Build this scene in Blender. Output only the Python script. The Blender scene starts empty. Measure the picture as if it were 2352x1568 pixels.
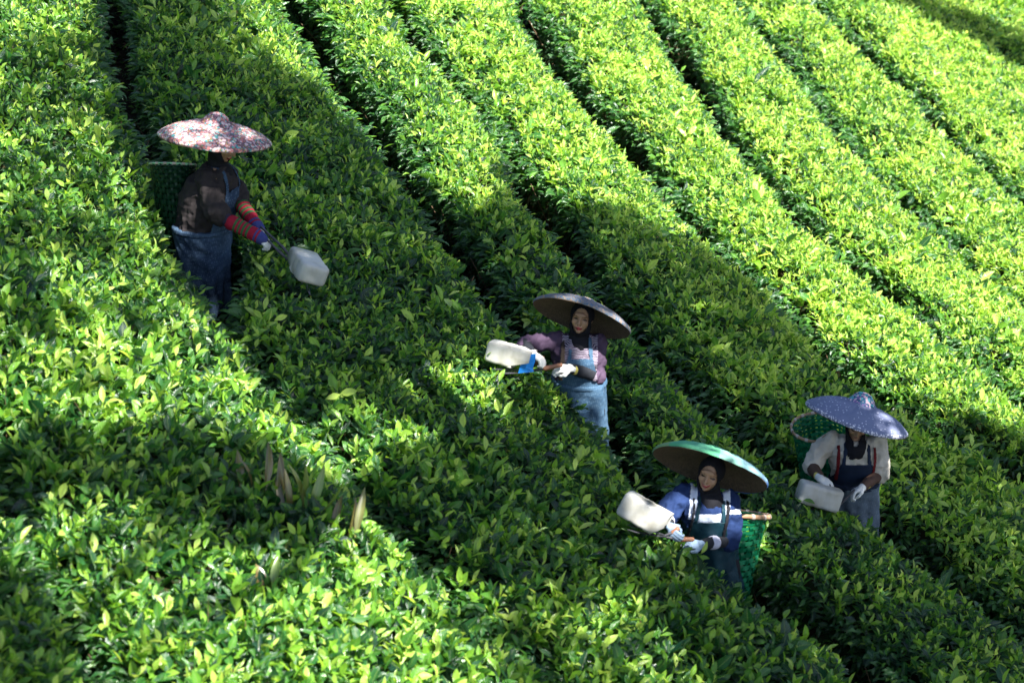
import bpy, math, random, bmesh
import numpy as np
from mathutils import Vector, Matrix
rng = np.random.default_rng(7)
random.seed(7)
sc = bpy.context.scene

# ---------------------------------------------------------------- camera
TH = math.radians(24.0)
CR = np.array([1., 0, 0]); CU = np.array([0, math.sin(TH), math.cos(TH)]); CF = np.array([0, math.cos(TH), -math.sin(TH)])
Z0, FPX = 20.0, 2900.0
ZC = Z0/0.923
CAM = -CF*ZC
cam_d = bpy.data.cameras.new('camera'); cam = bpy.data.objects.new('camera', cam_d)
sc.collection.objects.link(cam)
cam.location = CAM; cam.rotation_euler = (math.pi/2-TH, 0, 0)
cam_d.sensor_width = 36; cam_d.lens = 36*FPX/1024
cam_d.clip_start = .1; cam_d.clip_end = 1000
cam_d.dof.use_dof = True; cam_d.dof.focus_distance = 23.0; cam_d.dof.aperture_fstop = 2.5
sc.camera = cam
# ---------------------------------------------------------------- light
SUN_EL = math.radians(56); SUN_AZ = math.radians(38)      # from behind the camera, to its right
SD = np.array([math.sin(SUN_AZ)*math.cos(SUN_EL), -math.cos(SUN_AZ)*math.cos(SUN_EL), math.sin(SUN_EL)])
w = bpy.data.worlds.new('World'); sc.world = w; w.use_nodes = True
nt = w.node_tree; sky = nt.nodes.new('ShaderNodeTexSky'); sky.sky_type = 'NISHITA'; sky.sun_disc = False
sky.sun_elevation = SUN_EL; sky.sun_rotation = math.atan2(SD[0], SD[1])
bg = nt.nodes['Background']; bg.inputs['Strength'].default_value = .05
nt.links.new(sky.outputs[0], bg.inputs['Color'])
sl = bpy.data.lights.new('sun', 'SUN'); sl.energy = 5; sl.angle = math.radians(.5); sl.color = (1, .97, .9)
so = bpy.data.objects.new('sun', sl); sc.collection.objects.link(so)
so.rotation_euler = Vector(SD).to_track_quat('Z', 'Y').to_euler()
sc.view_settings.view_transform = 'Standard'; sc.view_settings.look = 'None'
sc.view_settings.exposure = 2.1; sc.view_settings.gamma = 1
sc.cycles.max_bounces = 8; sc.cycles.transmission_bounces = 6; sc.cycles.transparent_max_bounces = 6
sc.cycles.use_denoising = True

# ---------------------------------------------------------------- geometry of the slope
def sfun(dx, dy): return .842-.328*dx/2352+.735*dy/2352
def canopy(dx, dy):                      # where a line of sight meets the tops of the tea (0..2352, 0..1568)
    dx = np.asarray(dx, float); dy = np.asarray(dy, float)
    Z = Z0/sfun(dx, dy); X = (dx-1176)*1024/2352; Y = (784-dy)*1024/2352
    return CAM + Z[..., None]*(X[..., None]/FPX*CR + Y[..., None]/FPX*CU + CF)
_a, _b, _c = canopy([500, 2000, 1200], [300, 500, 1300])
_n = np.cross(_b-_a, _c-_a); _n /= _n[2]
NRM = _n/np.linalg.norm(_n)
def cz(x, y): return _a[2]-(_n[0]*(x-_a[0])+_n[1]*(y-_a[1]))
def proj(P):
    q = np.asarray(P)-CAM; Z = q@CF
    Z = np.where(Z < .1, .1, Z)
    return 1176+(q@CR)/Z*FPX*2352/1024, 784-(q@CU)/Z*FPX*2352/1024, Z
def unproj(dx, dy, y):                   # the point of a line of sight at depth y
    d = (dx-1176)*1024/2352/FPX*CR + (784-dy)*1024/2352/FPX*CU + CF
    return CAM + d*((y-CAM[1])/d[1])
HH = .78                                 # height of the tea
def gz(x, y): return cz(x, y)-HH
_ph = rng.uniform(0, 6.28, (6, 12)); _kd = rng.uniform(0, 6.28, (6, 12))
def noise(x, y, f, o=0):
    r = 0
    for i in range(12):
        a = _kd[o, i]; k = f*(0.6+.9*((i*.618) % 1))*6.28
        r = r+np.sin(k*(x*math.cos(a)+y*math.sin(a))+_ph[o, i])
    return r/12*1.6
GAPS = [  # the walking gaps between rows: points and gap half width (m)
 ('z', [(-700,-100),(-560,300),(-300,700),(-60,960),(0,1040),(30,1110),(50,1184),(125,1310),(190,1434),(280,1564),(420,1760),(700,2100)], .13),
 ('a', [(240,-260),(258,-60),(265,0),(272,75),(292,175),(322,250),(380,370),(467,520),(510,700),(560,809),(620,884),(705,960),(785,1044),(875,1160),(925,1235),(1010,1300),(1125,1410),(1280,1550),(1450,1700),(1800,2000)], .1),
 ('b', [(560,-260),(670,-60),(700,10),(745,85),(808,175),(885,285),(960,385),(1035,500),(1100,600),(1170,690),(1225,770),(1280,835),(1345,880),(1390,930),(1430,990),(1458,1035),(1495,1100),(1575,1180),(1660,1255),(1745,1320),(1835,1375),(1905,1425),(2005,1530),(2150,1680),(2500,2000)], .16),
 ('c', [(780,-260),(900,-40),(950,50),(1020,130),(1090,210),(1176,310),(1241,425),(1286,490),(1351,590),(1416,675),(1480,750),(1576,849),(1680,940),(1801,1040),(1945,1125),(2026,1165),(2110,1240),(2210,1320),(2346,1424),(2600,1640),(2900,1900)], .15),
 ('d', [(1060,-260),(1180,-60),(1216,0),(1251,65),(1301,140),(1366,210),(1426,280),(1501,375),(1576,450),(1641,530),(1716,600),(1850,725),(1986,855),(2101,934),(2226,990),(2352,1070),(2600,1240),(2900,1450)], .19),
 ('e', [(1340,-260),(1450,-70),(1496,0),(1546,50),(1576,110),(1606,170),(1651,240),(1716,325),(1776,395),(1826,450),(1886,525),(1951,565),(2016,625),(2101,700),(2180,760),(2352,900),(2600,1100),(2900,1350)], .17),
 ('f', [(1480,-260),(1650,-60),(1706,0),(1751,45),(1801,100),(1841,155),(1901,240),(1951,315),(2011,375),(2101,460),(2176,525),(2251,600),(2330,660),(2600,900),(2900,1150)], .16),
 ('g', [(1620,-260),(1830,-60),(1890,0),(1951,60),(2001,110),(2076,180),(2151,250),(2226,325),(2276,375),(2346,430),(2600,650),(2900,900)], .18),
 ('h', [(1900,-260),(2080,-60),(2150,15),(2250,70),(2352,150),(2600,330),(2900,560)], .04),
]
def resample(P, step=.12):
    P = np.array(P); seg = np.linalg.norm(np.diff(P, axis=0), axis=1); t = np.r_[0, np.cumsum(seg)]
    n = max(8, int(t[-1]/step)); tt = np.linspace(0, t[-1], n)
    Q = np.stack([np.interp(tt, t, P[:, k]) for k in (0, 1)], 1)
    for _ in range(6):
        Q[1:-1] = (Q[:-2]+2*Q[1:-1]+Q[2:])/4
    return Q
GC = []
for nm, pts, hw in GAPS:
    p = np.array(pts, float); W = canopy(p[:, 0], p[:, 1])[:, :2]
    # carry both ends on straight
    W = np.vstack([W[0]+(W[0]-W[1])/np.linalg.norm(W[0]-W[1])*6, W, W[-1]+(W[-1]-W[-2])/np.linalg.norm(W[-1]-W[-2])*4])
    GC.append((resample(W), hw))
def gapinfo(P, k):                       # signed distance (left/near side negative) to gap k's centre line
    C, hw = GC[k]; out = np.empty(len(P)); idx = np.empty(len(P), int)
    T = np.gradient(C, axis=0); T /= np.linalg.norm(T, axis=1)[:, None]
    for i in range(0, len(P), 20000):
        q = P[i:i+20000]; d = q[:, None, :]-C[None]
        D = np.einsum('ijk,ijk->ij', d, d); j = D.argmin(1)
        dd = d[np.arange(len(q)), j]; t = T[j]
        sgn = t[:, 0]*dd[:, 1]-t[:, 1]*dd[:, 0]
        out[i:i+20000] = np.sqrt(D[np.arange(len(q)), j])*np.sign(sgn); idx[i:i+20000] = j
    return out, idx
# ---------------------------------------------------------------- material helpers
def newmat(name):
    m = bpy.data.materials.new(name); m.use_nodes = True
    nt = m.node_tree; b = nt.nodes['Principled BSDF']
    return m, nt, b, (lambda t, **k: _node(nt, t, k))
def _node(nt, t, k):
    n = nt.nodes.new(t)
    for a, v in k.items():
        if a.startswith('i_'):
            n.inputs[a[2:].replace('_', ' ')].default_value = v
        else: setattr(n, a, v)
    return n
def ramp(nt, stops, interp='LINEAR'):
    r = nt.nodes.new('ShaderNodeValToRGB'); e = r.color_ramp.elements; r.color_ramp.interpolation = interp
    while len(e) < len(stops): e.new(.5)
    for el, (p, c) in zip(e, stops):
        el.position = p; el.color = (*c, 1)
    return r
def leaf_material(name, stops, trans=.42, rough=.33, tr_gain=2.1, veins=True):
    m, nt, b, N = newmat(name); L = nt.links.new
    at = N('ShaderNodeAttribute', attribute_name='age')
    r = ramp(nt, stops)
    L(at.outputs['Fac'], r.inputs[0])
    uv = N('ShaderNodeUVMap')
    sx = N('ShaderNodeSeparateXYZ'); L(uv.outputs[0], sx.inputs[0])
    # pale midrib: |u-.5| small
    a = N('ShaderNodeMath', operation='SUBTRACT'); a.inputs[1].default_value = .5; L(sx.outputs[0], a.inputs[0])
    ab = N('ShaderNodeMath', operation='ABSOLUTE'); L(a.outputs[0], ab.inputs[0])
    mr = N('ShaderNodeMapRange'); mr.inputs[1].default_value = .02; mr.inputs[2].default_value = .07; mr.inputs[3].default_value = .35; mr.inputs[4].default_value = 0
    L(ab.outputs[0], mr.inputs[0])
    noi = N('ShaderNodeTexNoise'); noi.inputs['Scale'].default_value = 3.0; L(uv.outputs[0], noi.inputs['Vector'])
    hs = N('ShaderNodeHueSaturation'); L(r.outputs[0], hs.inputs['Color'])
    mr2 = N('ShaderNodeMapRange'); mr2.inputs[3].default_value = .75; mr2.inputs[4].default_value = 1.25; L(noi.outputs[0], mr2.inputs[0]); L(mr2.outputs[0], hs.inputs['Value'])
    mx = N('ShaderNodeMix', data_type='RGBA'); L(mr.outputs[0], mx.inputs[0]); L(hs.outputs[0], mx.inputs[6]); mx.inputs[7].default_value = (.26, .36, .09, 1)
    L(mx.outputs[2], b.inputs['Base Color'])
    b.inputs['Roughness'].default_value = rough; b.inputs['Specular IOR Level'].default_value = 1.0
    if veins:
        # side veins: ridges in v + |u|
        s = N('ShaderNodeMath', operation='MULTIPLY_ADD'); L(ab.outputs[0], s.inputs[0]); s.inputs[1].default_value = -.55; L(sx.outputs[1], s.inputs[2])
        f = N('ShaderNodeMath', operation='MULTIPLY'); L(s.outputs[0], f.inputs[0]); f.inputs[1].default_value = 50
        sn = N('ShaderNodeMath', operation='SINE'); L(f.outputs[0], sn.inputs[0])
        bp = N('ShaderNodeBump'); bp.inputs['Strength'].default_value = .6; bp.inputs['Distance'].default_value = .003
        L(sn.outputs[0], bp.inputs['Height']); L(bp.outputs[0], b.inputs['Normal'])
    t = N('ShaderNodeBsdfTranslucent'); hs2 = N('ShaderNodeHueSaturation'); hs2.inputs['Value'].default_value = tr_gain; hs2.inputs['Hue'].default_value = .475; hs2.inputs['Saturation'].default_value = 1.05
    L(mx.outputs[2], hs2.inputs['Color']); L(hs2.outputs[0], t.inputs['Color'])
    ms = N('ShaderNodeMixShader'); ms.inputs[0].default_value = trans
    L(b.outputs[0], ms.inputs[1]); L(t.outputs[0], ms.inputs[2]); L(ms.outputs[0], nt.nodes['Material Output'].inputs['Surface'])
    return m
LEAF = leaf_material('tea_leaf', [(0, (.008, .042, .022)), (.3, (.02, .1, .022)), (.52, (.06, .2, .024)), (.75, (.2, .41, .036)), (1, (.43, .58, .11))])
def soil_material():
    m, nt, b, N = newmat('soil'); L = nt.links.new
    g = N('ShaderNodeNewGeometry'); n = N('ShaderNodeTexNoise'); n.inputs['Scale'].default_value = 9; n.inputs['Detail'].default_value = 8
    L(g.outputs['Position'], n.inputs['Vector'])
    r = ramp(nt, [(.3, (.008, .006, .004)), (.55, (.026, .017, .01)), (.75, (.014, .024, .008))]); L(n.outputs[0], r.inputs[0]); L(r.outputs[0], b.inputs['Base Color'])
    bp = N('ShaderNodeBump'); bp.inputs['Distance'].default_value = .05; L(n.outputs[0], bp.inputs['Height']); L(bp.outputs[0], b.inputs['Normal'])
    b.inputs['Roughness'].default_value = .95
    return m
SOIL = soil_material()
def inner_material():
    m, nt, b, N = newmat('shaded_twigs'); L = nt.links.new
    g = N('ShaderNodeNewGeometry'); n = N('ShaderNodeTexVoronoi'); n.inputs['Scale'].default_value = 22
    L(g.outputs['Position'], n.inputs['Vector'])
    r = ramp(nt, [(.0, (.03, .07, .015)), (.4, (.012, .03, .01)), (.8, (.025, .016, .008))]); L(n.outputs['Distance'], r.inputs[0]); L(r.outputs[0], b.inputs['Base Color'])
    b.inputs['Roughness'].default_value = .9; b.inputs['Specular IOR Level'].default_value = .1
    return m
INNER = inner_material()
def plain(name, col, rough=.7, bump=0, bscale=60, var=.25, vscale=14, spec=.3, sheen=0):
    m, nt, b, N = newmat(name); L = nt.links.new
    tc = N('ShaderNodeTexCoord')
    n = N('ShaderNodeTexNoise'); n.inputs['Scale'].default_value = vscale; n.inputs['Detail'].default_value = 5; L(tc.outputs['Object'], n.inputs['Vector'])
    r = ramp(nt, [(.3, tuple(c*(1-var) for c in col)), (.7, tuple(min(1, c*(1+var)) for c in col))]); L(n.outputs[0], r.inputs[0]); L(r.outputs[0], b.inputs['Base Color'])
    b.inputs['Roughness'].default_value = rough; b.inputs['Specular IOR Level'].default_value = spec
    if sheen: b.inputs['Sheen Weight'].default_value = sheen
    if bump:
        n2 = N('ShaderNodeTexNoise'); n2.inputs['Scale'].default_value = bscale; n2.inputs['Detail'].default_value = 6; L(tc.outputs['Object'], n2.inputs['Vector'])
        bp = N('ShaderNodeBump'); bp.inputs['Distance'].default_value = bump; L(n2.outputs[0], bp.inputs['Height']); L(bp.outputs[0], b.inputs['Normal'])
    return m
STEM = plain('stem_bark', (.13, .085, .05), .85, .002)
SHOOTSTEM = plain('green_stem', (.12, .17, .04), .5)

# ---------------------------------------------------------------- object helpers
COL = sc.collection
def link(name, me, mat, parent=None):
    o = bpy.data.objects.new(name, me); COL.objects.link(o)
    if mat is not None and not me.materials:
        for x in (mat if isinstance(mat, (list, tuple)) else [mat]): me.materials.append(x)
    if parent is not None: o.parent = parent
    return o
def tag(o, label=None, cat=None, group=None, kind=None):
    for k, v in (('label', label), ('category', cat), ('group', group), ('kind', kind)):
        if v: o[k] = v
    return o
def empty(name, loc=(0, 0, 0)):
    o = bpy.data.objects.new(name, None); COL.objects.link(o); o.location = loc; o.empty_display_size = .1
    return o
def mesh_np(name, V, F, uv=None, attr=None, smooth=True):
    """V (n,3), F (m,k) constant-size polygons"""
    me = bpy.data.meshes.new(name); V = np.ascontiguousarray(V, np.float32); F = np.ascontiguousarray(F, np.int32)
    m, k = F.shape
    me.vertices.add(len(V)); me.vertices.foreach_set('co', V.ravel())
    me.loops.add(m*k); me.loops.foreach_set('vertex_index', F.ravel())
    me.polygons.add(m); me.polygons.foreach_set('loop_start', np.arange(0, m*k, k, dtype=np.int32))
    try: me.polygons.foreach_set('loop_total', np.full(m, k, np.int32))
    except Exception: pass
    me.update(calc_edges=True)
    if smooth: me.polygons.foreach_set('use_smooth', np.ones(m, bool))
    if uv is not None:
        l = me.uv_layers.new(name='UVMap'); l.data.foreach_set('uv', np.ascontiguousarray(uv[F.ravel()], np.float32).ravel())
    if attr is not None:
        for an, av in attr.items():
            a = me.attributes.new(an, 'FLOAT', 'POINT'); a.data.foreach_set('value', np.ascontiguousarray(av, np.float32))
    me.validate(); return me
def leaf_tpl(rows, pts):
    """3-column leaf; rows = list of (v, halfwidth); tips are single rows too"""
    V = []; UV = []
    for v, h in rows:
        for s in (-1, 0, 1):
            V.append((s*h, v)); UV.append((.5+s*.5, v))
    F = []
    for i in range(len(rows)-1):
        for j in (0, 1):
            F.append((i*3+j, i*3+j+1, i*3+j+4, i*3+j+3))
    return np.array(V), np.array(UV), np.array(F)
TPL_HI = leaf_tpl([(0, .06), (.22, .62), (.45, 1.), (.7, .8), (.9, .34), (1, .03)], 0)
TPL_MID = leaf_tpl([(0, .06), (.25, .7), (.5, 1.), (.8, .6), (1, .03)], 0)
TPL_LO = leaf_tpl([(0, .1), (.45, 1.), (.8, .55), (1, .03)], 0)
def norm(v): return v/np.maximum(np.linalg.norm(v, axis=-1, keepdims=True), 1e-9)
def leaves(P, A, N, Ln, Wd, age, curl, tpl):
    """P base, A axis, N face normal (unit, roughly perpendicular) -> verts, faces, uv, age"""
    T, UV, F = tpl; n = len(P); k = len(T)
    B = norm(np.cross(A, N)); N = norm(np.cross(B, A))
    v = T[:, 1][None, :, None]; x = T[:, 0][None, :, None]
    Lx = Ln[:, None, None]; Wx = Wd[:, None, None]; c = curl[:, None, None]
    wav = .0
    V = P[:, None]+A[:, None]*(Lx*(v-.25*np.abs(c)*v**3)) + B[:, None]*(Wx*x) + N[:, None]*(Wx*.45*np.abs(x)-Lx*c*v**2*.6)
    Fo = (F[None]+np.arange(n)[:, None, None]*k).reshape(-1, 4)
    return V.reshape(-1, 3), Fo, np.tile(UV, (n, 1)), np.repeat(age, k)
class Acc:
    def __init__(s): s.V = []; s.F = []; s.U = []; s.A = []; s.n = 0
    def add(s, t):
        V, F, U, A = t; s.V.append(V); s.F.append(F+s.n); s.U.append(U); s.A.append(A); s.n += len(V)
    def mesh(s, name):
        return mesh_np(name, np.vstack(s.V), np.vstack(s.F), np.vstack(s.U), {'age': np.concatenate(s.A)})
def randdir(n):
    return norm(rng.normal(size=(n, 3)))
def rosettes(acc, P, up, m, size, agelo, agehi, tpl, spread=1., off=0.):
    """shoots: m leaves round an upright axis; the top ones small, pale and steep, the low ones broad, dark and flat"""
    n = len(P)
    if n == 0: return
    ax = norm(up+rng.normal(scale=.5, size=(n, 3)))
    e1 = norm(np.cross(ax, randdir(n))); e2 = np.cross(ax, e1)
    az = rng.uniform(0, 6.28, n); ag = rng.uniform(agelo, agehi, n)+off; stem = rng.uniform(.05, .12, n)*size
    for i in range(m):
        f = i/(m-1)                       # 0 low .. 1 top
        a = az+i*2.4+rng.normal(scale=.3, size=n)
        inc = np.radians(80-50*f+rng.normal(scale=17, size=n))*spread
        rad = np.cos(a)[:, None]*e1+np.sin(a)[:, None]*e2
        A = norm(ax*np.cos(inc)[:, None]+rad*np.sin(inc)[:, None]+np.array([0, 0, .05]))
        N = norm(ax*np.sin(inc)[:, None]-rad*np.cos(inc)[:, None]+rng.normal(scale=.38, size=(n, 3)))
        base = P+ax*(stem*(f-.6))[:, None]
        Ln = size*(.09-.04*f)*rng.uniform(.55, 1.35, n)
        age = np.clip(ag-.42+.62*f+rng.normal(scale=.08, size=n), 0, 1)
        cu = rng.uniform(.05, .55, n)*(1.15-.6*f)
        acc.add(leaves(base, A, N, Ln, Ln*rng.uniform(.17, .235, n), age, cu, tpl))
def tubes(P0, P1, r0, r1, k=4, bend=.0):
    """many straight tapered sticks as one vertex list"""
    n = len(P0); d = norm(P1-P0); e1 = norm(np.cross(d, randdir(n))); e2 = np.cross(d, e1)
    a = np.arange(k)/k*2*math.pi
    ring = np.cos(a)[None, :, None]*e1[:, None]+np.sin(a)[None, :, None]*e2[:, None]
    V = np.concatenate([P0[:, None]+ring*np.reshape(r0, (-1, 1, 1)), P1[:, None]+ring*np.reshape(r1, (-1, 1, 1))], 1)
    F = np.array([(j, (j+1) % k, k+(j+1) % k, k+j) for j in range(k)])
    return V.reshape(-1, 3), (F[None]+np.arange(n)[:, None, None]*2*k).reshape(-1, 4)

# ---------------------------------------------------------------- ground
gx = np.r_[np.linspace(-120, -12, 30), np.linspace(-11.5, 14, 120), np.linspace(14.5, 120, 30)]
gy = np.r_[np.linspace(-110, -10, 30), np.linspace(-9.5, 30, 160), np.linspace(31, 140, 30)]
X, Y = np.meshgrid(gx, gy); near = np.exp(-((X/40)**2+(Y/50)**2))
Zg = gz(X, Y)+.05*noise(X, Y, .5)*near
V = np.stack([X, Y, Zg], -1).reshape(-1, 3); nx = len(gx)
I = (np.arange(len(gy)-1)[:, None]*nx+np.arange(nx-1)[None]).ravel()
tag(link('ground', mesh_np('ground', V, np.stack([I, I+1, I+nx+1, I+nx], 1)), SOIL), kind='structure')

# ---------------------------------------------------------------- tea hedges
LABELS = [
 'blurred tea hedge in the bottom left corner, nearest to the camera',
 'sunlit tea hedge left of the picker in the flowered hat, brown weeds in it',
 'broad tea hedge between the picker in the flowered hat and the picker in purple',
 'tea hedge behind the purple shirt picker and the smiling picker',
 'tea hedge directly behind the picker in the spotted lavender hat',
 'fully sunlit narrow tea hedge right of the centre at the top, third above the pickers',
 'sunlit tea hedge with a dark leafless gap edge on the slope, fourth above the pickers',
 'sunlit tea hedge ending at the right edge below the widest dark gap',
 'pale far tea hedge in the upper right, below the band of tree shade',
]
EXTRA_W = {1: [((455, 530), .27, .75), ((280, 100), .06, 1.6), ((610, 880), -.07, 1.2), ((860, 1140), .05, .8)], 2: [((880, 280), .1, 1.6), ((1460, 1030), .06, .5), ((1840, 1385), .16, 1.1)],
           3: [((1235, 420), .12, .8), ((1560, 840), .06, .8), ((1800, 1050), .1, .6), ((2090, 1240), .14, .9)]}
def halfw(P, k):
    w = GC[k][1]*(1.5+.5*noise(P[:, 0], P[:, 1], .35, 1)+.6*noise(P[:, 0], P[:, 1], 1.1, 2))
    for (d, a, r) in EXTRA_W.get(k, []):
        c = canopy(np.array(d[0]), np.array(d[1]))
        w = w+a*np.exp(-((P[:, 0]-c[0])**2+(P[:, 1]-c[1])**2)/r**2)
    return np.clip(w, .03, .7)
def inview(P, mx=380, my=260):
    dx, dy, Z = proj(P); return (dx > -mx) & (dx < 2352+mx) & (dy > -my) & (dy < 1568+my) & (Z > 3)
def hedge(k):
    t = empty('tea_hedge', tuple(canopy(np.array(1176.), np.array(784.))*0+0))
    # candidate area
    C0 = GC[k][0]; C1 = GC[k+1][0] if k+1 < len(GC) else C0+np.array([2.4, .8])
    allp = np.vstack([C0, C1]); lo = allp.min(0)-.2; hi = allp.max(0)+.2
    def fields(P):
        d0, _ = gapinfo(P, k); e0 = d0-halfw(P, k)
        if k+1 < len(GC):
            d1, _ = gapinfo(P, k+1); e1 = -d1-halfw(P, k+1)
        else: e1 = np.full(len(P), 2.4)-d0
        return e0, e1
    def top(P, e):
        ed = np.clip(1-e/.32, 0, 1.1)
        return cz(P[:, 0], P[:, 1])-.13*ed**2+.06*noise(P[:, 0], P[:, 1], .8, 3)+.035*noise(P[:, 0], P[:, 1], 2.6, 4)
    # inner mass of twigs
    st = .07
    xs = np.arange(lo[0], hi[0], st); ys = np.arange(lo[1], hi[1], st)
    Xg, Yg = np.meshgrid(xs, ys); P = np.stack([Xg.ravel(), Yg.ravel()], 1)
    P3 = np.c_[P, cz(P[:, 0], P[:, 1])]; iv = inview(P3, 700, 500)
    e = np.full(len(P), -9.)
    e0, e1 = fields(P[iv]); e[iv] = np.minimum(e0, e1)
    z = top(P, e)-.10-.05*rng.random(len(P)); g = gz(P[:, 0], P[:, 1])-.05
    z = np.where(e < .22, g+(z-g)*np.clip((e-.02)/.16, 0, 1)**.6, z)
    ok = (e > -.02).reshape(Xg.shape); q = ok[:-1, :-1] & ok[1:, :-1] & ok[:-1, 1:] & ok[1:, 1:]
    I = (np.arange(len(ys)-1)[:, None]*len(xs)+np.arange(len(xs)-1)[None])[q]
    F = np.stack([I, I+1, I+len(xs)+1, I+len(xs)], 1)
    used, inv = np.unique(F, return_inverse=True)
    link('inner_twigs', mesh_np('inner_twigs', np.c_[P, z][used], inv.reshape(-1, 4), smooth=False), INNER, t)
    # shoots over the top
    area = (hi-lo).prod(); n = int(area*DENS)
    P = rng.uniform(lo, hi, (n, 2)); P3 = np.c_[P, cz(P[:, 0], P[:, 1])]
    P = P[inview(P3)]; e0, e1 = fields(P); e = np.minimum(e0, e1); m = e > -.03; P = P[m]; e = e[m]
    zt = top(P, e)+rng.normal(scale=.03, size=len(P))-.01
    P3 = np.c_[P, zt]; Zd = proj(P3)[2]
    up = norm(np.array([0, 0, 1.])+.35*NRM)
    acc = Acc()
    patch = .16*noise(P[:, 0], P[:, 1], .5, 5)+.14*noise(P[:, 0], P[:, 1], 1.9, 0)+(.09 if k >= 4 else -.07)
    hi_ = Zd < 24
    nr = Zd < 19.5; hi_ &= ~nr; nr_ = nr & (rng.random(len(P3)) < .75)
    rosettes(acc, P3[nr_], up, 6, 1.62, .3, .9, TPL_HI, off=patch[nr_])
    rosettes(acc, P3[hi_], up, 6, 1.18, .32, .9, TPL_MID, off=patch[hi_])
    far = Zd >= 24; rosettes(acc, P3[far], up, 6, 1.04, .42, 1.0, TPL_LO, off=patch[far])
    f2 = far & (rng.random(len(P3)) < .35); rosettes(acc, P3[f2]+rng.normal(scale=(.04, .04, .015), size=(f2.sum(), 3)), up, 5, .95, .42, 1.0, TPL_LO, off=patch[f2])
    # stray taller shoots with long leaves
    s = rng.random(len(P3)) < .03
    rosettes(acc, P3[s]+np.array([0, 0, .05]), up, 5, 1.75, .4, 1.1, TPL_HI)
    # lower carpet of broad dark leaves that closes the canopy
    s = rng.random(len(P3)) < .75; Q = P3[s]+rng.normal(scale=.03, size=(s.sum(), 3))-np.array([0, 0, .055])
    n = len(Q); A = norm(rng.normal(size=(n, 3))*[1, 1, .35]); N = norm(np.array([0, 0, 1.])+rng.normal(scale=.4, size=(n, 3)))
    Ln = rng.uniform(.06, .105, n)
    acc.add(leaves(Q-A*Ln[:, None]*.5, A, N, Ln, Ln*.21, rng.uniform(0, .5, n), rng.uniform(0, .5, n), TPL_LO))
    # bare plucked stalks standing among the leaves, then the side walls
    s = rng.random(len(P3)) < .05; a = P3[s]-np.array([0, 0, .05]); SP0 = [a]; SP1 = [a+np.array([0, 0, .09])+rng.normal(scale=.03, size=a.shape)]
    for kk, sg in ((k, 1), (k+1, -1)):
        if kk >= len(GC): continue
        C = GC[kk][0]; T = np.gradient(C, axis=0); L = np.linalg.norm(T, axis=1).sum(); T = norm(T)
        Nn = np.stack([-T[:, 1], T[:, 0]], 1)*sg
        for dens, mode in ((430, 0), (11, 1)):
            n = int(L*dens); j = rng.integers(0, len(C)-1, n); f = rng.random(n)[:, None]
            c = C[j]*(1-f)+C[j+1]*f; hw = halfw(c, kk); nn = Nn[j]
            if mode == 0:
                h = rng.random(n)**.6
                off = hw+rng.normal(scale=.05, size=n)+.10*(1-h)-.02
                P = c+nn*off[:, None]
                zt = cz(P[:, 0], P[:, 1]); zz = zt-HH+.08+(HH-.2)*h
                Q = np.c_[P, zz]; iv = inview(Q, 250, 200); Q = Q[iv]; nq = nn[iv]; h = h[iv]; n = len(Q)
                if not n: continue
                A = norm(np.c_[-nq*1.0, np.full(n, .15)]+rng.normal(scale=.5, size=(n, 3)))
                N = norm(np.c_[-nq*.35, np.ones(n)]+rng.normal(scale=.35, size=(n, 3)))
                Ln = rng.uniform(.055, .115, n)
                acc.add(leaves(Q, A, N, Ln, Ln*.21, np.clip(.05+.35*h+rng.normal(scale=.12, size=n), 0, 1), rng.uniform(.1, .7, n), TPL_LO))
            else:
                P = c+nn*(hw+.08+rng.uniform(0, .08, n))[:, None]; b = np.c_[P, gz(P[:, 0], P[:, 1])]; iv = inview(b, 300, 250); b = b[iv]; n = len(b); nq = nn[iv]
                SP0.append(b); SP1.append(b+np.c_[-nq*rng.uniform(-.05, .14, n)[:, None]+rng.normal(scale=.1, size=(n, 2)), rng.uniform(.35, .66, n)])
    # long side shoots that lean out over the gaps, in drooping sprays of big leaves
    for kk, sg in ((k, 1), (k+1, -1)):
        if kk >= len(GC): continue
        C = GC[kk][0]; T = norm(np.gradient(C, axis=0)); Nn = np.stack([-T[:, 1], T[:, 0]], 1)*sg; n = int(len(C)*.12*(5 if kk >= 5 else 22 if kk == 3 else 16)); j = rng.integers(0, len(C), n)
        P = C[j]+Nn[j]*(halfw(C[j], kk)+.05)[:, None]; Q = np.c_[P, cz(P[:, 0], P[:, 1])-.1-rng.random(n)*.25]; iv = inview(Q, 200, 150); Q = Q[iv]; nn = Nn[j][iv]; n = len(Q)
        if not n: continue
        dr = norm(np.c_[-nn+rng.normal(scale=.45, size=(n, 2)), rng.uniform(.1, 1.1, n)]); L = rng.uniform(.08, .2, n); m = 6
        for i in range(m):
            f = i/(m-1); B = Q+dr*(L*(.3+.7*f))[:, None]-np.array([0, 0, 1.])*(L*.3*f*f)[:, None]
            sd = norm(np.cross(dr, [0, 0, 1.]))*(1 if i % 2 else -1); A = norm(dr*(.5+.6*f)+sd*(1-.7*f)+rng.normal(scale=.18, size=(n, 3))-[0, 0, .1]); N = norm(np.array([0, 0, 1.])+rng.normal(scale=.25, size=(n, 3)))
            Ln = rng.uniform(.07, .125, n)*(1-.25*f); acc.add(leaves(B, A, N, Ln, Ln*.2, np.clip(.12+.4*f+rng.normal(scale=.1, size=n), 0, 1), rng.uniform(.2, .7, n), TPL_MID))
    link('foliage', acc.mesh('foliage'), LEAF, t)
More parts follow.
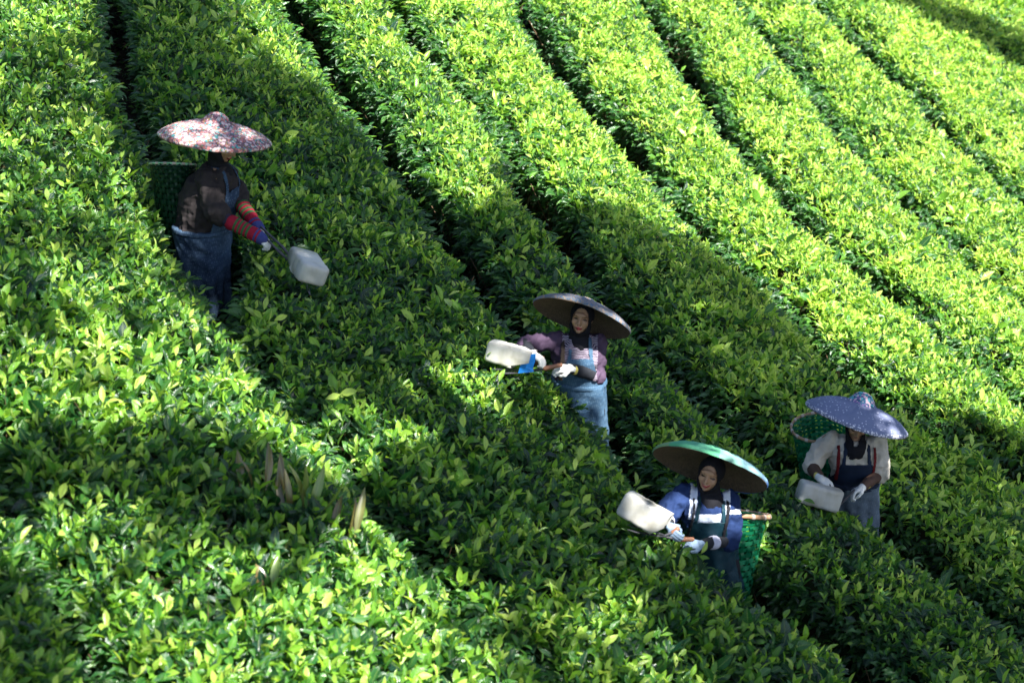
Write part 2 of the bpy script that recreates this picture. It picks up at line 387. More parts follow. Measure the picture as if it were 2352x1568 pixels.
    if SP0:
        a = np.vstack(SP0); b = np.vstack(SP1); V, F = tubes(a, b, np.r_[np.full(len(SP0[0]), .0022), rng.uniform(.005, .012, len(a)-len(SP0[0]))], np.r_[np.full(len(SP0[0]), .0015), rng.uniform(.002, .005, len(a)-len(SP0[0]))])
        link('stems', mesh_np('stems', V, F), STEM, t)['kind'] = 'stuff'
    # green stalks of the stray shoots
    tag(t, LABELS[k], 'tea hedge', 'rows of clipped tea bushes')
    return acc.n
DENS = 300
GC.insert(0, (GC[0][0]-np.array([2.3, .9]), .1))
LABELS_SHIFT = True
tot = 0
EXTRA_W = {k+1: v for k, v in EXTRA_W.items()}
LB = LABELS; LABELS = ['x']*0+[LB[0]]+LB[1:]+['grassy far tea hedge at the top right corner, beyond the band of tree shade']
for k in range(len(GC)):
    tot += hedge(k)
# low weeds on the floor of the gaps
acc = Acc()
for k in range(1, len(GC)):
    C = GC[k][0]; n = int(len(C)*.12*150*(4.5 if k == 3 else 1)); j = rng.integers(0, len(C)-1, n); P = C[j]+rng.normal(scale=.16, size=(n, 2)); P = P[inview(np.c_[P, gz(P[:, 0], P[:, 1])], 150, 120)]
    n = len(P); Q = np.c_[P, gz(P[:, 0], P[:, 1])+.05*noise(P[:, 0], P[:, 1], .5)+rng.uniform(0, .06, n)]
    A = norm(rng.normal(size=(n, 3))*[1, 1, .3]+[0, 0, .35]); N = norm(np.array([0, 0, 1.])+rng.normal(scale=.4, size=(n, 3))); Ln = rng.uniform(.025, .07, n)
    acc.add(leaves(Q, A, N, Ln, Ln*.25, rng.uniform(.1, .62, n), rng.uniform(0, .5, n), TPL_LO))
tag(link('ground_weeds', acc.mesh('ground_weeds'), LEAF), 'low green weeds on the dark floor of the gaps between the hedges', 'weeds', kind='stuff')
# coarse grass and brush in the far top right corner
acc = Acc(); dxy = rng.uniform((1950, -150), (2600, 190), (9000, 2)); dxy = dxy[dxy[:, 1] < -110+(dxy[:, 0]-1950)*.36+12*np.sin(dxy[:, 0]*.05)][:2600]
P = canopy(dxy[:, 0], dxy[:, 1]); n = len(P); hgt = .12+.1*noise(P[:, 0], P[:, 1], .6, 1)
for r_ in range(2):
    A = norm(rng.normal(scale=.45, size=(n, 3))+[0, 0, 1]); N = norm(np.cross(A, randdir(n))); Ln = np.clip(rng.uniform(.12, .32, n)+hgt*.6, .1, .5)
    acc.add(leaves(P-[0, 0, .05]+rng.normal(scale=.05, size=(n, 3)), A, N, Ln, Ln*.05+.004, rng.uniform(.35, .85, n), rng.uniform(0, .9, n), TPL_LO))
tag(link('tall_grass', acc.mesh('tall_grass'), LEAF), 'pale tall grass and brush growing over the far top right corner', 'grass', kind='stuff')
print('leaf verts', tot)

WEEDL = leaf_material('canna_leaf', [(0, (.11, .08, .025)), (.35, (.15, .13, .035)), (.5, (.12, .17, .03)), (.75, (.16, .27, .035)), (1, (.25, .36, .05))], trans=.3, veins=False)
def broadleaf(dx, dy, spec, label):
    o = canopy(np.array(float(dx)), np.array(float(dy)))-np.array([0, 0, .05]); t = empty('broadleaf_weed', tuple(o)); acc = Acc(); S0 = []; S1 = []
    tpl = leaf_tpl([(0, .12), (.15, .5), (.35, .95), (.55, 1.), (.75, .75), (.9, .35), (1, .03)], 0)
    for (az, inc, L, W, age, bx) in spec:
        a = math.radians(az); i = math.radians(inc); A = np.array([[math.cos(a)*math.sin(i), math.sin(a)*math.sin(i), math.cos(i)]])
        N = np.array([[-math.cos(a)*math.cos(i)*.3+.25, -.9, math.sin(i)*.6]]); b = np.array([[bx, 0, .04]])
        N = N+rng.normal(scale=.45, size=(1, 3)); A = norm(A+rng.normal(scale=.12, size=(1, 3))); L *= rng.uniform(.75, 1.05)
        acc.add(leaves(b, A, norm(N), np.array([L]), np.array([W]), np.array([age]), np.array([rng.uniform(.2, .8)]), tpl)); S0.append([bx*.5, 0, -.35]); S1.append([bx, 0, .05])
    link('foliage', acc.mesh('foliage'), WEEDL, t); V, F = tubes(np.array(S0), np.array(S1), np.full(len(S0), .009), np.full(len(S0), .006)); st_ = link('stalks', mesh_np('stalks', V, F), SHOOTSTEM, t); st_['kind'] = 'stuff'
    tag(t, label, 'weed', 'broad leaved weeds in the near tea hedge')
broadleaf(590, 1125, [(150, 25, .30, .024, .2, -.19), (120, 15, .34, .026, .3, -.1), (95, 8, .28, .02, .1, -.03), (70, 15, .33, .026, .25, .05), (50, 25, .3, .024, .3, .13), (100, 5, .26, .02, .15, .17)], 'brownish dried broad leaves sticking up from the near hedge, left clump')
broadleaf(700, 1185, [(40, 22, .44, .03, .62, .02), (65, 14, .46, .03, .5, -.04), (100, 8, .38, .022, .3, -.09), (20, 38, .4, .028, .6, .06), (85, 6, .4, .024, .45, .0), (120, 20, .34, .022, .2, -.12)], 'tall olive green broadleaf weed growing from the near hedge')
broadleaf(785, 1235, [(80, 8, .36, .026, .15, -.05), (40, 30, .34, .03, .1, .03), (60, 20, .34, .026, .4, .08), (120, 25, .28, .022, .25, -.09)], 'reddish brown broadleaf weed right of the tall olive green one')
broadleaf(606, 1350, [(95, 5, .22, .036, .0, -.02), (60, 20, .22, .026, .6, .05)], 'single brown leaf stub low in the near hedge')
# ---------------------------------------------------------------- trees whose shade falls over the slope (they stand behind the camera's right shoulder)
def inpoly(x, y, poly):
    c = np.zeros(len(x), bool); j = len(poly)-1
    for i in range(len(poly)):
        xi, yi = poly[i]; xj, yj = poly[j]
        c ^= ((yi > y) != (yj > y)) & (x < (xj-xi)*(y-yi)/(yj-yi+1e-9)+xi)
        j = i
    return c
SHADE = [  # (outline of the shade on the slope, how dense)
 ([(230,-250),(500,-250),(470,0),(540,60),(620,170),(740,225),(820,295),(940,360),(1040,440),(1150,465),(1180,360),(1291,480),(1440,480),(1526,550),(1626,560),(1726,620),(1801,690),(1901,784),(1996,860),(2126,925),(2352,984),(2700,1100),(2700,1900),(2000,1900),(1500,1420),(1250,1330),(1000,1250),(860,1130),(960,1010),(1180,960),(1140,860),(1040,800),(900,850),(780,960),(660,890),(450,720),(380,560),(360,420),(290,330),(240,180)], 1.),
 ([(-200,1030),(100,985),(330,1000),(520,1020),(700,1050),(780,1180),(700,1270),(560,1210),(330,1160),(150,1140),(-200,1160)], 1.),
 ([(-400,1250),(60,1300),(150,1420),(220,1700),(-400,1700)], 1.),
 ([(-60,640),(90,660),(160,760),(60,800),(-60,780)], .6),
 ([(1990,-60),(2060,-60),(2210,35),(2352,105),(2700,240),(2700,300),(2352,158),(2220,85),(2100,30)], 1.),
 ([(1000,1330),(1300,1380),(1560,1500),(1750,1700),(1200,1700),(1080,1480)], .35),
 ([(-200,100),(400,100),(470,700),(300,900),(-200,900)], .16),
 ([(60,60),(230,90),(260,190),(120,200)], .5),
 ([(120,470),(330,520),(300,600),(160,560)], .3),
]
SUNNY = [(480, 295, .05, .22), (445, 440, -.1, .08), (430, 560, .0, .2), (1390, 730, -.5, .2), (1375, 810, -.5, .2), (1370, 960, -.5, .24), (1310, 790, -.55, .1), (1235, 775, -.5, .1), (1160, 820, -.75, .33), (1300, 840, -.75, .1), (1480, 1180, -2.5, .34), (1620, 1165, -2.25, .25), (1690, 1150, -2.2, .2), (1600, 1030, -2.2, .14), (1590, 1150, -2.3, .12), (700, 620, -.5, .14), (720, 1160, -3.2, .16), (1880, 1130, -.95, .1), (1530, 1160, -2.2, .1), (2020, 1060, -.5, .27), (1730, 1230, -1.85, .2)]
BARK = plain('tree_bark', (.16, .12, .09), .9, .01, 20)
TLEAF = leaf_material('tree_leaf', [(0, (.03, .08, .02)), (1, (.07, .16, .03))], trans=.03, veins=False)
def shade_trees():
    lo, hi = np.array([-9, -11.]), np.array([12, 29.])
    n = 120000; P = rng.uniform(lo, hi, (n, 2)); P3 = np.c_[P, cz(P[:, 0], P[:, 1])]
    dx, dy, Z = proj(P3); ok = (dx > -700) & (dx < 3000) & (dy > -500) & (dy < 2200); P3 = P3[ok]; dx = dx[ok]; dy = dy[ok]
    dx = dx+26*noise(P3[:, 0], P3[:, 1], .9, 2)+14*noise(P3[:, 0], P3[:, 1], 3., 3); dy = dy+22*noise(P3[:, 1], P3[:, 0], .9, 1)
    keep = np.zeros(len(P3), bool); grp = np.zeros(len(P3), int)
    lum = noise(P3[:, 0], P3[:, 1], 1.1, 5)
    for gi, (poly, d) in enumerate(SHADE):
        m = inpoly(dx, dy, poly) & (rng.random(len(P3)) < d) & (lum < (1.05 if d > .85 else .35)) & ~keep
        keep |= m; grp[m] = gi
    P3 = P3[keep]; grp = grp[keep]
    for (hx, hy, yy, rad) in SUNNY:      # openings in the crowns through which the sun reaches the pickers
        T = unproj(hx, hy, yy); d = P3-T; d = d-np.outer(d@SD, SD); rr = np.sqrt((d**2).sum(1)); m = rr > rad*(1+.25*rng.normal(size=len(rr))); P3 = P3[m]
    lv = 0; dist = 13+3.5*noise(P3[:, 0], P3[:, 1], .13, 0)+rng.uniform(-.9, .9, len(P3))
    Q = P3+SD*dist[:, None]
    # four trees by nearest crown centre
    cen = np.array([[1., -9.], [6., -6.], [14., 12.]])
    g = ((Q[:, None, :2]-cen[None])**2).sum(2).argmin(1)
    names = ['tall shade tree standing left of its neighbours behind the camera, outside the photo', 'large shade tree right of the camera, its crown shading the lower right hedges',
             'far shade tree beyond the right edge, shading the top right corner']
    for i in range(3):
        q = Q[g == i]
        if len(q) < 10: continue
        c = q.mean(0); acc = Acc()
        base = np.array([[4.6, -7.6, 0], [7.2, -6.8, 0], [c[0]+3, c[1]+1, 0]][i])
        base[2] = gz(base[0], base[1])
        t = empty('shade_tree', tuple(base))
        n = len(q)
        for r in range(3):
            A = norm(rng.normal(size=(n, 3))*[1, 1, .5]); N = norm(np.array([0, 0, 1.])+rng.normal(scale=.5, size=(n, 3)))
            Ln = rng.uniform(.15, .26, n)
            acc.add(leaves(q+rng.normal(scale=.1, size=(n, 3))-base, A, N, Ln, Ln*.3, rng.random(n), rng.uniform(0, .4, n), TPL_LO))
        link('crown', acc.mesh('crown'), TLEAF, t)
        # trunk and limbs
        top = np.array([base[0]-.6, base[1]+.4, c[2]-1.2]); S0 = []; S1 = []; R0 = []; R1 = []
        def seg(a, b, r0, r1, m=6, wob=.12):
            pts = [a+(b-a)*(u/m)+(rng.normal(scale=wob, size=3) if 0 < u < m else 0) for u in range(m+1)]
            for u in range(m):
                S0.append(pts[u]); S1.append(pts[u+1]); R0.append(r0+(r1-r0)*u/m); R1.append(r0+(r1-r0)*(u+1)/m)
        seg(base-[0, 0, .3], top, .28, .15)
        for j in rng.choice(n, 16, replace=False):
            mid = top*.5+q[j]*.5+np.array([0, 0, -.4]); seg(top, mid, .1, .06, 4); seg(mid, q[j], .06, .015, 5)
        V, F = tubes(np.array(S0), np.array(S1), np.array(R0), np.array(R1), 8)
        link('trunk', mesh_np('trunk', V-base, F), BARK, t)
        dx, dy, Z = proj(V); inv = (dx > -150) & (dx < 2500) & (dy > -150) & (dy < 1700) & ((V-CAM)@CF > 0)
        dq = proj(q); inq = (dq[0] > -100) & (dq[0] < 2450) & (dq[1] > -100) & (dq[1] < 1668) & ((q-CAM)@CF > 0)
        print('tree', i, n, c.round(1), 'base', base.round(1), 'trunk verts in view', inv.sum(), 'leaves', inq.sum())
        tag(t, names[i], 'tree', 'trees that shade the slope')
shade_trees()
# ================================================================= solid modelling helpers
def nv(v): v = np.asarray(v, float); return v/np.linalg.norm(v)
def A3(*v): return np.array(v, float)
class Solid:
    """overlapping closed lofts and balls, fused into one continuous skin by a voxel remesh"""
    def __init__(s): s.V = []; s.F = []
    def _push(s, V, F):
        o = len(s.V); s.V += [tuple(v) for v in V]; s.F += [tuple(i+o for i in f) for f in F]
    def loft(s, rings, k=20, ex=2.0):
        V = []
        th = np.arange(k)/k*2*math.pi
        c, sn = np.cos(th), np.sin(th)
        cx = np.sign(c)*np.abs(c)**(2/ex); sx = np.sign(sn)*np.abs(sn)**(2/ex)
        for (cc, a, b) in rings:
            for i in range(k): V.append(np.asarray(cc)+np.asarray(a)*cx[i]+np.asarray(b)*sx[i])
        n = len(rings); F = []
        for r in range(n-1):
            for i in range(k): F.append((r*k+i, r*k+(i+1) % k, (r+1)*k+(i+1) % k, (r+1)*k+i))
        F.append(tuple(range(k))[::-1]); F.append(tuple((n-1)*k+i for i in range(k)))
        s._push(V, F); return s
    def limb(s, pts, rad, flat=1., side=None, k=14):
        pts = [np.asarray(p, float) for p in pts]; m = len(pts); R = []
        for i, p in enumerate(pts):
            d = nv(pts[min(i+1, m-1)]-pts[max(i-1, 0)])
            ref = np.asarray(side, float) if side is not None else (A3(0, 0, 1) if abs(d[2]) < .8 else A3(0, 1, 0))
            b = nv(np.cross(d, ref)); a = nv(np.cross(b, d))
            R.append((p, a*rad[i]*flat, b*rad[i]))
        s.loft(R, k)
        for p, r in zip(pts, rad):
            s.ball(p, (r*.98,)*3 if flat == 1 else (r*flat*.95,)*3)
        return s
    def ball(s, c, r, X=None, Y=None, Z=None, nu=14, nw=8):
        X = A3(1, 0, 0) if X is None else X; Y = A3(0, 1, 0) if Y is None else Y; Z = A3(0, 0, 1) if Z is None else Z
        c = np.asarray(c, float); V = [c-Z*r[2]]
        for j in range(1, nw):
            ph = -math.pi/2+math.pi*j/nw
            for i in range(nu):
                t = 2*math.pi*i/nu; V.append(c+X*(r[0]*math.cos(ph)*math.cos(t))+Y*(r[1]*math.cos(ph)*math.sin(t))+Z*(r[2]*math.sin(ph)))
        V.append(c+Z*r[2]); F = []
        for i in range(nu): F.append((0, 1+(i+1) % nu, 1+i))
        for j in range(nw-2):
            for i in range(nu): F.append((1+j*nu+i, 1+j*nu+(i+1) % nu, 1+(j+1)*nu+(i+1) % nu, 1+(j+1)*nu+i))
        L = 1+(nw-2)*nu
        for i in range(nu): F.append((L+i, L+(i+1) % nu, L+nu))
        s._push(V, F); return s
    def build(s, voxel=.008, smooth=3):
        me = bpy.data.meshes.new('tmp'); me.from_pydata(s.V, [], s.F); me.update()
        bm = bmesh.new(); bm.from_mesh(me); bmesh.ops.recalc_face_normals(bm, faces=bm.faces); bm.to_mesh(me); bm.free()
        o = bpy.data.objects.new('tmp', me); COL.objects.link(o)
        m = o.modifiers.new('r', 'REMESH'); m.mode = 'VOXEL'; m.voxel_size = voxel
        m2 = o.modifiers.new('s', 'SMOOTH'); m2.factor = .5; m2.iterations = smooth
        dg = bpy.context.evaluated_depsgraph_get(); dg.update()
        r = bpy.data.meshes.new_from_object(o.evaluated_get(dg))
        bpy.data.objects.remove(o); bpy.data.meshes.remove(me)
        r.polygons.foreach_set('use_smooth', np.ones(len(r.polygons), bool))
        return r
def co(me):
    a = np.empty(len(me.vertices)*3, np.float32); me.vertices.foreach_get('co', a); return a.reshape(-1, 3).astype(float)
def nrm(me):
    a = np.empty(len(me.vertices)*3, np.float32); me.vertices.foreach_get('normal', a); return a.reshape(-1, 3).astype(float)
def setco(me, c): me.vertices.foreach_set('co', np.ascontiguousarray(c, np.float32).ravel()); me.update()
def setattr_(me, n, v):
    a = me.attributes.new(n, 'FLOAT', 'POINT'); a.data.foreach_set('value', np.ascontiguousarray(v, np.float32))
def n3(c, f, o=0):
    r = 0; g = np.random.default_rng(100+o)
    for i in range(9):
        d = g.normal(size=3); d /= np.linalg.norm(d); r = r+np.sin((c@d)*f*6.28*(.6+.12*i)+g.uniform(0, 6.28))
    return r/9*1.7
def wrinkle(me, amp=.006, f=5, o=0, stretch=(1, 1, .45)):
    c = co(me); s = c*np.array(stretch); v = 1-2*np.abs(n3(s, f, o)); v2 = n3(c, f*2.6, o+1)
    setco(me, c+nrm(me)*((v*amp)+(v2*amp*.35))[:, None]); return me
def patch(me, keep, off=.01, thick=.004):
    """a piece of cloth lying on a skin: the faces whose vertices satisfy keep, lifted off by off"""
    bm = bmesh.new(); bm.from_mesh(me); bm.verts.ensure_lookup_table()
    dead = [v for v in bm.verts if not keep[v.index]]; bmesh.ops.delete(bm, geom=dead, context='VERTS')
    for _ in range(2): bmesh.ops.smooth_vert(bm, verts=bm.verts, factor=.5, use_axis_x=True, use_axis_y=True, use_axis_z=True)
    bm.normal_update()
    for v in bm.verts: v.co += v.normal*off
    r = bmesh.ops.solidify(bm, geom=list(bm.faces), thickness=thick)
    out = bpy.data.meshes.new('patch'); bm.to_mesh(out); bm.free()
    if len(out.polygons): out.polygons.foreach_set('use_smooth', np.ones(len(out.polygons), bool))
    return out

# ---------------------------------------------------------------- cloth materials
def cloth(name, c1, c2=None, mode=None, scale=30, rough=.85, bump=.0015, var=.18, extra=None, wear=None):
    m, nt, b, N = newmat(name); L = nt.links.new
    tc = N('ShaderNodeTexCoord'); P = tc.outputs['Object']
    n = N('ShaderNodeTexNoise'); n.inputs['Scale'].default_value = 9; n.inputs['Detail'].default_value = 6; L(P, n.inputs['Vector'])
    r = ramp(nt, [(.3, tuple(c*(1-var) for c in c1)), (.7, tuple(c*(1+var) for c in c1))]); L(n.outputs[0], r.inputs[0]); col = r.outputs[0]
    def mixc(f, c):
        x = N('ShaderNodeMix', data_type='RGBA'); L(f, x.inputs[0]); L(col, x.inputs[6])
        if hasattr(c, 'is_linked'): L(c, x.inputs[7])
        else: x.inputs[7].default_value = (*c, 1)
        return x.outputs[2]
    def gt(sock, thr, op='GREATER_THAN'):
        q = N('ShaderNodeMath', operation=op); L(sock, q.inputs[0]); q.inputs[1].default_value = thr; return q.outputs[0]
    if mode == 'mask':
        a = N('ShaderNodeAttribute', attribute_name='m'); col = mixc(gt(a.outputs['Fac'], .5), c2)
    if mode == 'stripe':          # pale pinstripes where the mask says so
        a = N('ShaderNodeAttribute', attribute_name='m'); s = N('ShaderNodeSeparateXYZ'); L(P, s.inputs[0])
        w_ = N('ShaderNodeMath', operation='MULTIPLY'); L(s.outputs[2], w_.inputs[0]); w_.inputs[1].default_value = 6.28/.011
        si = N('ShaderNodeMath', operation='SINE'); L(w_.outputs[0], si.inputs[0])
        mu = N('ShaderNodeMath', operation='MULTIPLY'); L(gt(si.outputs[0], .1), mu.inputs[0]); L(gt(a.outputs['Fac'], .5), mu.inputs[1]); col = mixc(mu.outputs[0], c2)
    if mode == 'bands':           # knitted bands along the arm, c2 = list of (position, colour)
        a = N('ShaderNodeAttribute', attribute_name='t'); rr = ramp(nt, c2, 'CONSTANT'); L(a.outputs['Fac'], rr.inputs[0]); col = rr.outputs[0]
    if mode == 'print':           # rows of small faded woven dashes
        mp = N('ShaderNodeMapping'); mp.inputs['Scale'].default_value = (1, 1, 1); L(P, mp.inputs[0])
        br = N('ShaderNodeTexBrick'); br.inputs['Scale'].default_value = 22; br.inputs['Mortar Size'].default_value = .06; br.inputs['Brick Width'].default_value = .34; br.inputs['Row Height'].default_value = .7
        cx = N('ShaderNodeSeparateXYZ'); L(P, cx.inputs[0]); cb = N('ShaderNodeCombineXYZ'); L(cx.outputs[0], cb.inputs[0]); L(cx.outputs[2], cb.inputs[1]); L(cb.outputs[0], br.inputs['Vector'])
        n2 = N('ShaderNodeTexNoise'); n2.inputs['Scale'].default_value = 55; L(cb.outputs[0], n2.inputs['Vector'])
        mu = N('ShaderNodeMath', operation='MULTIPLY'); q = N('ShaderNodeMath', operation='SUBTRACT'); q.inputs[0].default_value = 1; L(br.outputs['Fac'], q.inputs[1]); L(q.outputs[0], mu.inputs[0]); L(gt(n2.outputs[0], .52), mu.inputs[1])
        mu2 = N('ShaderNodeMath', operation='MULTIPLY'); L(mu.outputs[0], mu2.inputs[0]); mu2.inputs[1].default_value = .28; col = mixc(mu2.outputs[0], c2)
    if wear:
        n4 = N('ShaderNodeTexNoise'); n4.inputs['Scale'].default_value = 4; n4.inputs['Detail'].default_value = 3; L(P, n4.inputs['Vector'])
        mr = N('ShaderNodeMapRange'); mr.inputs[1].default_value = .45; mr.inputs[2].default_value = .7; mr.inputs[4].default_value = .6; L(n4.outputs[0], mr.inputs[0]); col = mixc(mr.outputs[0], wear)
    L(col, b.inputs['Base Color']); b.inputs['Roughness'].default_value = rough; b.inputs['Specular IOR Level'].default_value = .15
    n3_ = N('ShaderNodeTexNoise'); n3_.inputs['Scale'].default_value = 120; n3_.inputs['Detail'].default_value = 3; L(P, n3_.inputs['Vector'])
    bp = N('ShaderNodeBump'); bp.inputs['Distance'].default_value = bump; L(n3_.outputs[0], bp.inputs['Height']); L(bp.outputs[0], b.inputs['Normal'])
    return m
SKIN = plain('skin', (.36, .21, .13), .5, .0006, 90, .1, 12, .4)
LIPS = plain('lips', (.34, .05, .06), .4, var=.05)
DARKEYE = plain('eye_line', (.03, .018, .014), .5, var=.05)
BROW = plain('brow', (.12, .07, .045), .8, var=.05)
TEETH = plain('teeth', (.7, .66, .58), .3, var=.05)
BLACK = cloth('black_cloth', (.012, .012, .016))
def JM(t): pass

def head_parts(S, c, f, u, k=1.):
    r = nv(np.cross(f, u)); f = nv(np.cross(u, r))
    g = lambda a, b, d: c+k*(r*a+f*b+u*d)
    E = lambda p, q: S.ball(p, tuple(k*x for x in q), r, f, u, 18, 12)
    E(g(0, -.012, .022), (.074, .092, .084)); E(g(0, .018, -.025), (.066, .072, .083)); E(g(0, .036, -.078), (.042, .04, .032))
    E(g(0, .085, .03), (.045, .012, .02)); E(g(0, .06, -.094), (.02, .018, .016))
    for s in (-1, 1):
        E(g(s*.036, .062, -.026), (.025, .022, .024)); E(g(s*.074, -.004, -.01), (.008, .018, .028))
        E(g(s*.009, .09, -.033), (.008, .01, .007))
        S.limb([g(s*.012, .088, .024), g(s*.05, .07, .022)], [.008*k, .007*k])
    S.limb([g(0, .088, .012), g(0, .1, -.012), g(0, .106, -.028)], [.008*k, .0105*k, .013*k])
    E(g(0, .084, -.058), (.024, .012, .008)); E(g(0, .082, -.07), (.019, .012, .008))
    return r, f, u
def face_materials(me, c, f, u, k=1., smile=0):
    r = nv(np.cross(f, u)); P = co(me)
    n = len(me.polygons); cen = np.empty(n*3, np.float32); me.polygons.foreach_get('center', cen); q = (cen.reshape(-1, 3)-c)/k
    x, y, z = q@r, q@f, q@u; front = y > .045
    mat = np.zeros(n, np.int32); ax = np.abs(x)
    mat[front & (((ax-.032)/.017)**2+((z-.004+.12*(ax-.032))/.0052)**2 < 1)] = 2
    mat[front & (((ax-.034)/.021)**2+((z-.026+8*(ax-.03)**2)/.0045)**2 < 1)] = 3
    zl = z+.064-smile*22*x*x
    lw = .031 if smile else .026
    mat[front & (ax < lw) & (np.abs(zl) < .0125*(1-(ax/(lw+.002))**2)+.0015)] = 1
    mat[front & (ax < .024) & (np.abs(zl-.001) < .0022)] = 2
    for a, b in ((1, -1),): mat[front & (((ax-.009)/.004)**2+((z+.04)/.0025)**2 < 1)] = 3
    for m in (SKIN, LIPS, DARKEYE, BROW, TEETH): me.materials.append(m)
    me.polygons.foreach_set('material_index', mat)

def hand_parts(S, wrist, fwd, palm, grow=0., curl=1., k=1.):
    """fwd: wrist to knuckles; palm: the way the palm faces; curl 0 flat .. 1 closed on a bar"""
    fwd = nv(fwd); palm = nv(palm-fwd*np.dot(palm, fwd)); side = np.cross(fwd, palm)      # thumb side = +side
    W = np.asarray(wrist, float)
    g = lambda a, b, c: W+k*(fwd*a+side*b+palm*c)
    S.loft([(g(-.01, 0, 0), side*(.024+grow)*k, palm*(.018+grow)*k), (g(.02, 0, 0), side*(.031+grow)*k, palm*(.017+grow)*k), (g(.055, 0, 0), side*(.039+grow)*k, palm*(.0155+grow)*k), (g(.082, 0, .0), side*(.039+grow)*k, palm*(.012+grow)*k)], 16, 2.4)
    S.ball(g(.03, .022, .012), tuple(k*(x+grow) for x in (.026, .015, .014)), fwd, side, palm)
    for i, (b, L, a0) in enumerate(((.030, .070, .079), (.0105, .078, .083), (-.009, .073, .081), (-.028, .058, .074))):
        p = [A3(a0, b, 0)]; ang = math.radians(18+22*curl+3*i); seg = (.45, .31, .24)
        for j, q in enumerate(seg):
            p.append(p[-1]+L*q*A3(math.cos(ang), 0, math.sin(ang))); ang += math.radians((12, 62, 48)[j]*curl+8)
        S.limb([g(*q) for q in p], [k*(x+grow*.8) for x in (.0098, .0092, .0082, .0068)], k=10)
    t = [A3(.018, .028, .006), A3(.042, .05, .014+.008*curl), A3(.066, .052-.012*curl, .022+.014*curl), A3(.084, .046-.03*curl, .03+.016*curl)]
    S.limb([g(*q) for q in t], [k*(x+grow*.8) for x in (.0135, .0115, .0105, .0085)], k=10)

# ---------------------------------------------------------------- woven basket (a thing of its own)
GREEN_P = None
def strip_material():
    m, nt, b, N = newmat('green_plastic_strip'); L = nt.links.new
    a = N('ShaderNodeAttribute', attribute_name='age'); r = ramp(nt, [(0, (.0, .08, .03)), (.5, (.008, .2, .085)), (1, (.04, .32, .15))]); L(a.outputs['Fac'], r.inputs[0]); L(r.outputs[0], b.inputs['Base Color'])
    b.inputs['Roughness'].default_value = .35
    t = N('ShaderNodeBsdfTranslucent'); L(r.outputs[0], t.inputs[0]); ms = N('ShaderNodeMixShader'); ms.inputs[0].default_value = .3
    L(b.outputs[0], ms.inputs[1]); L(t.outputs[0], ms.inputs[2]); L(ms.outputs[0], nt.nodes['Material Output'].inputs['Surface']); return m
STRIP = strip_material(); BAMBOO = plain('bamboo', (.36, .22, .13), .55, .001, 40, .3, 20); BIND = plain('rim_binding', (.5, .42, .36), .6)
PALERIM = plain('pale_green_rim', (.25, .5, .3), .4)
STRIP_SHADED = plain('shade_darkened_green_strip', (.002, .026, .012), .5)  # green strip with the shade behind the first picker put into its colour
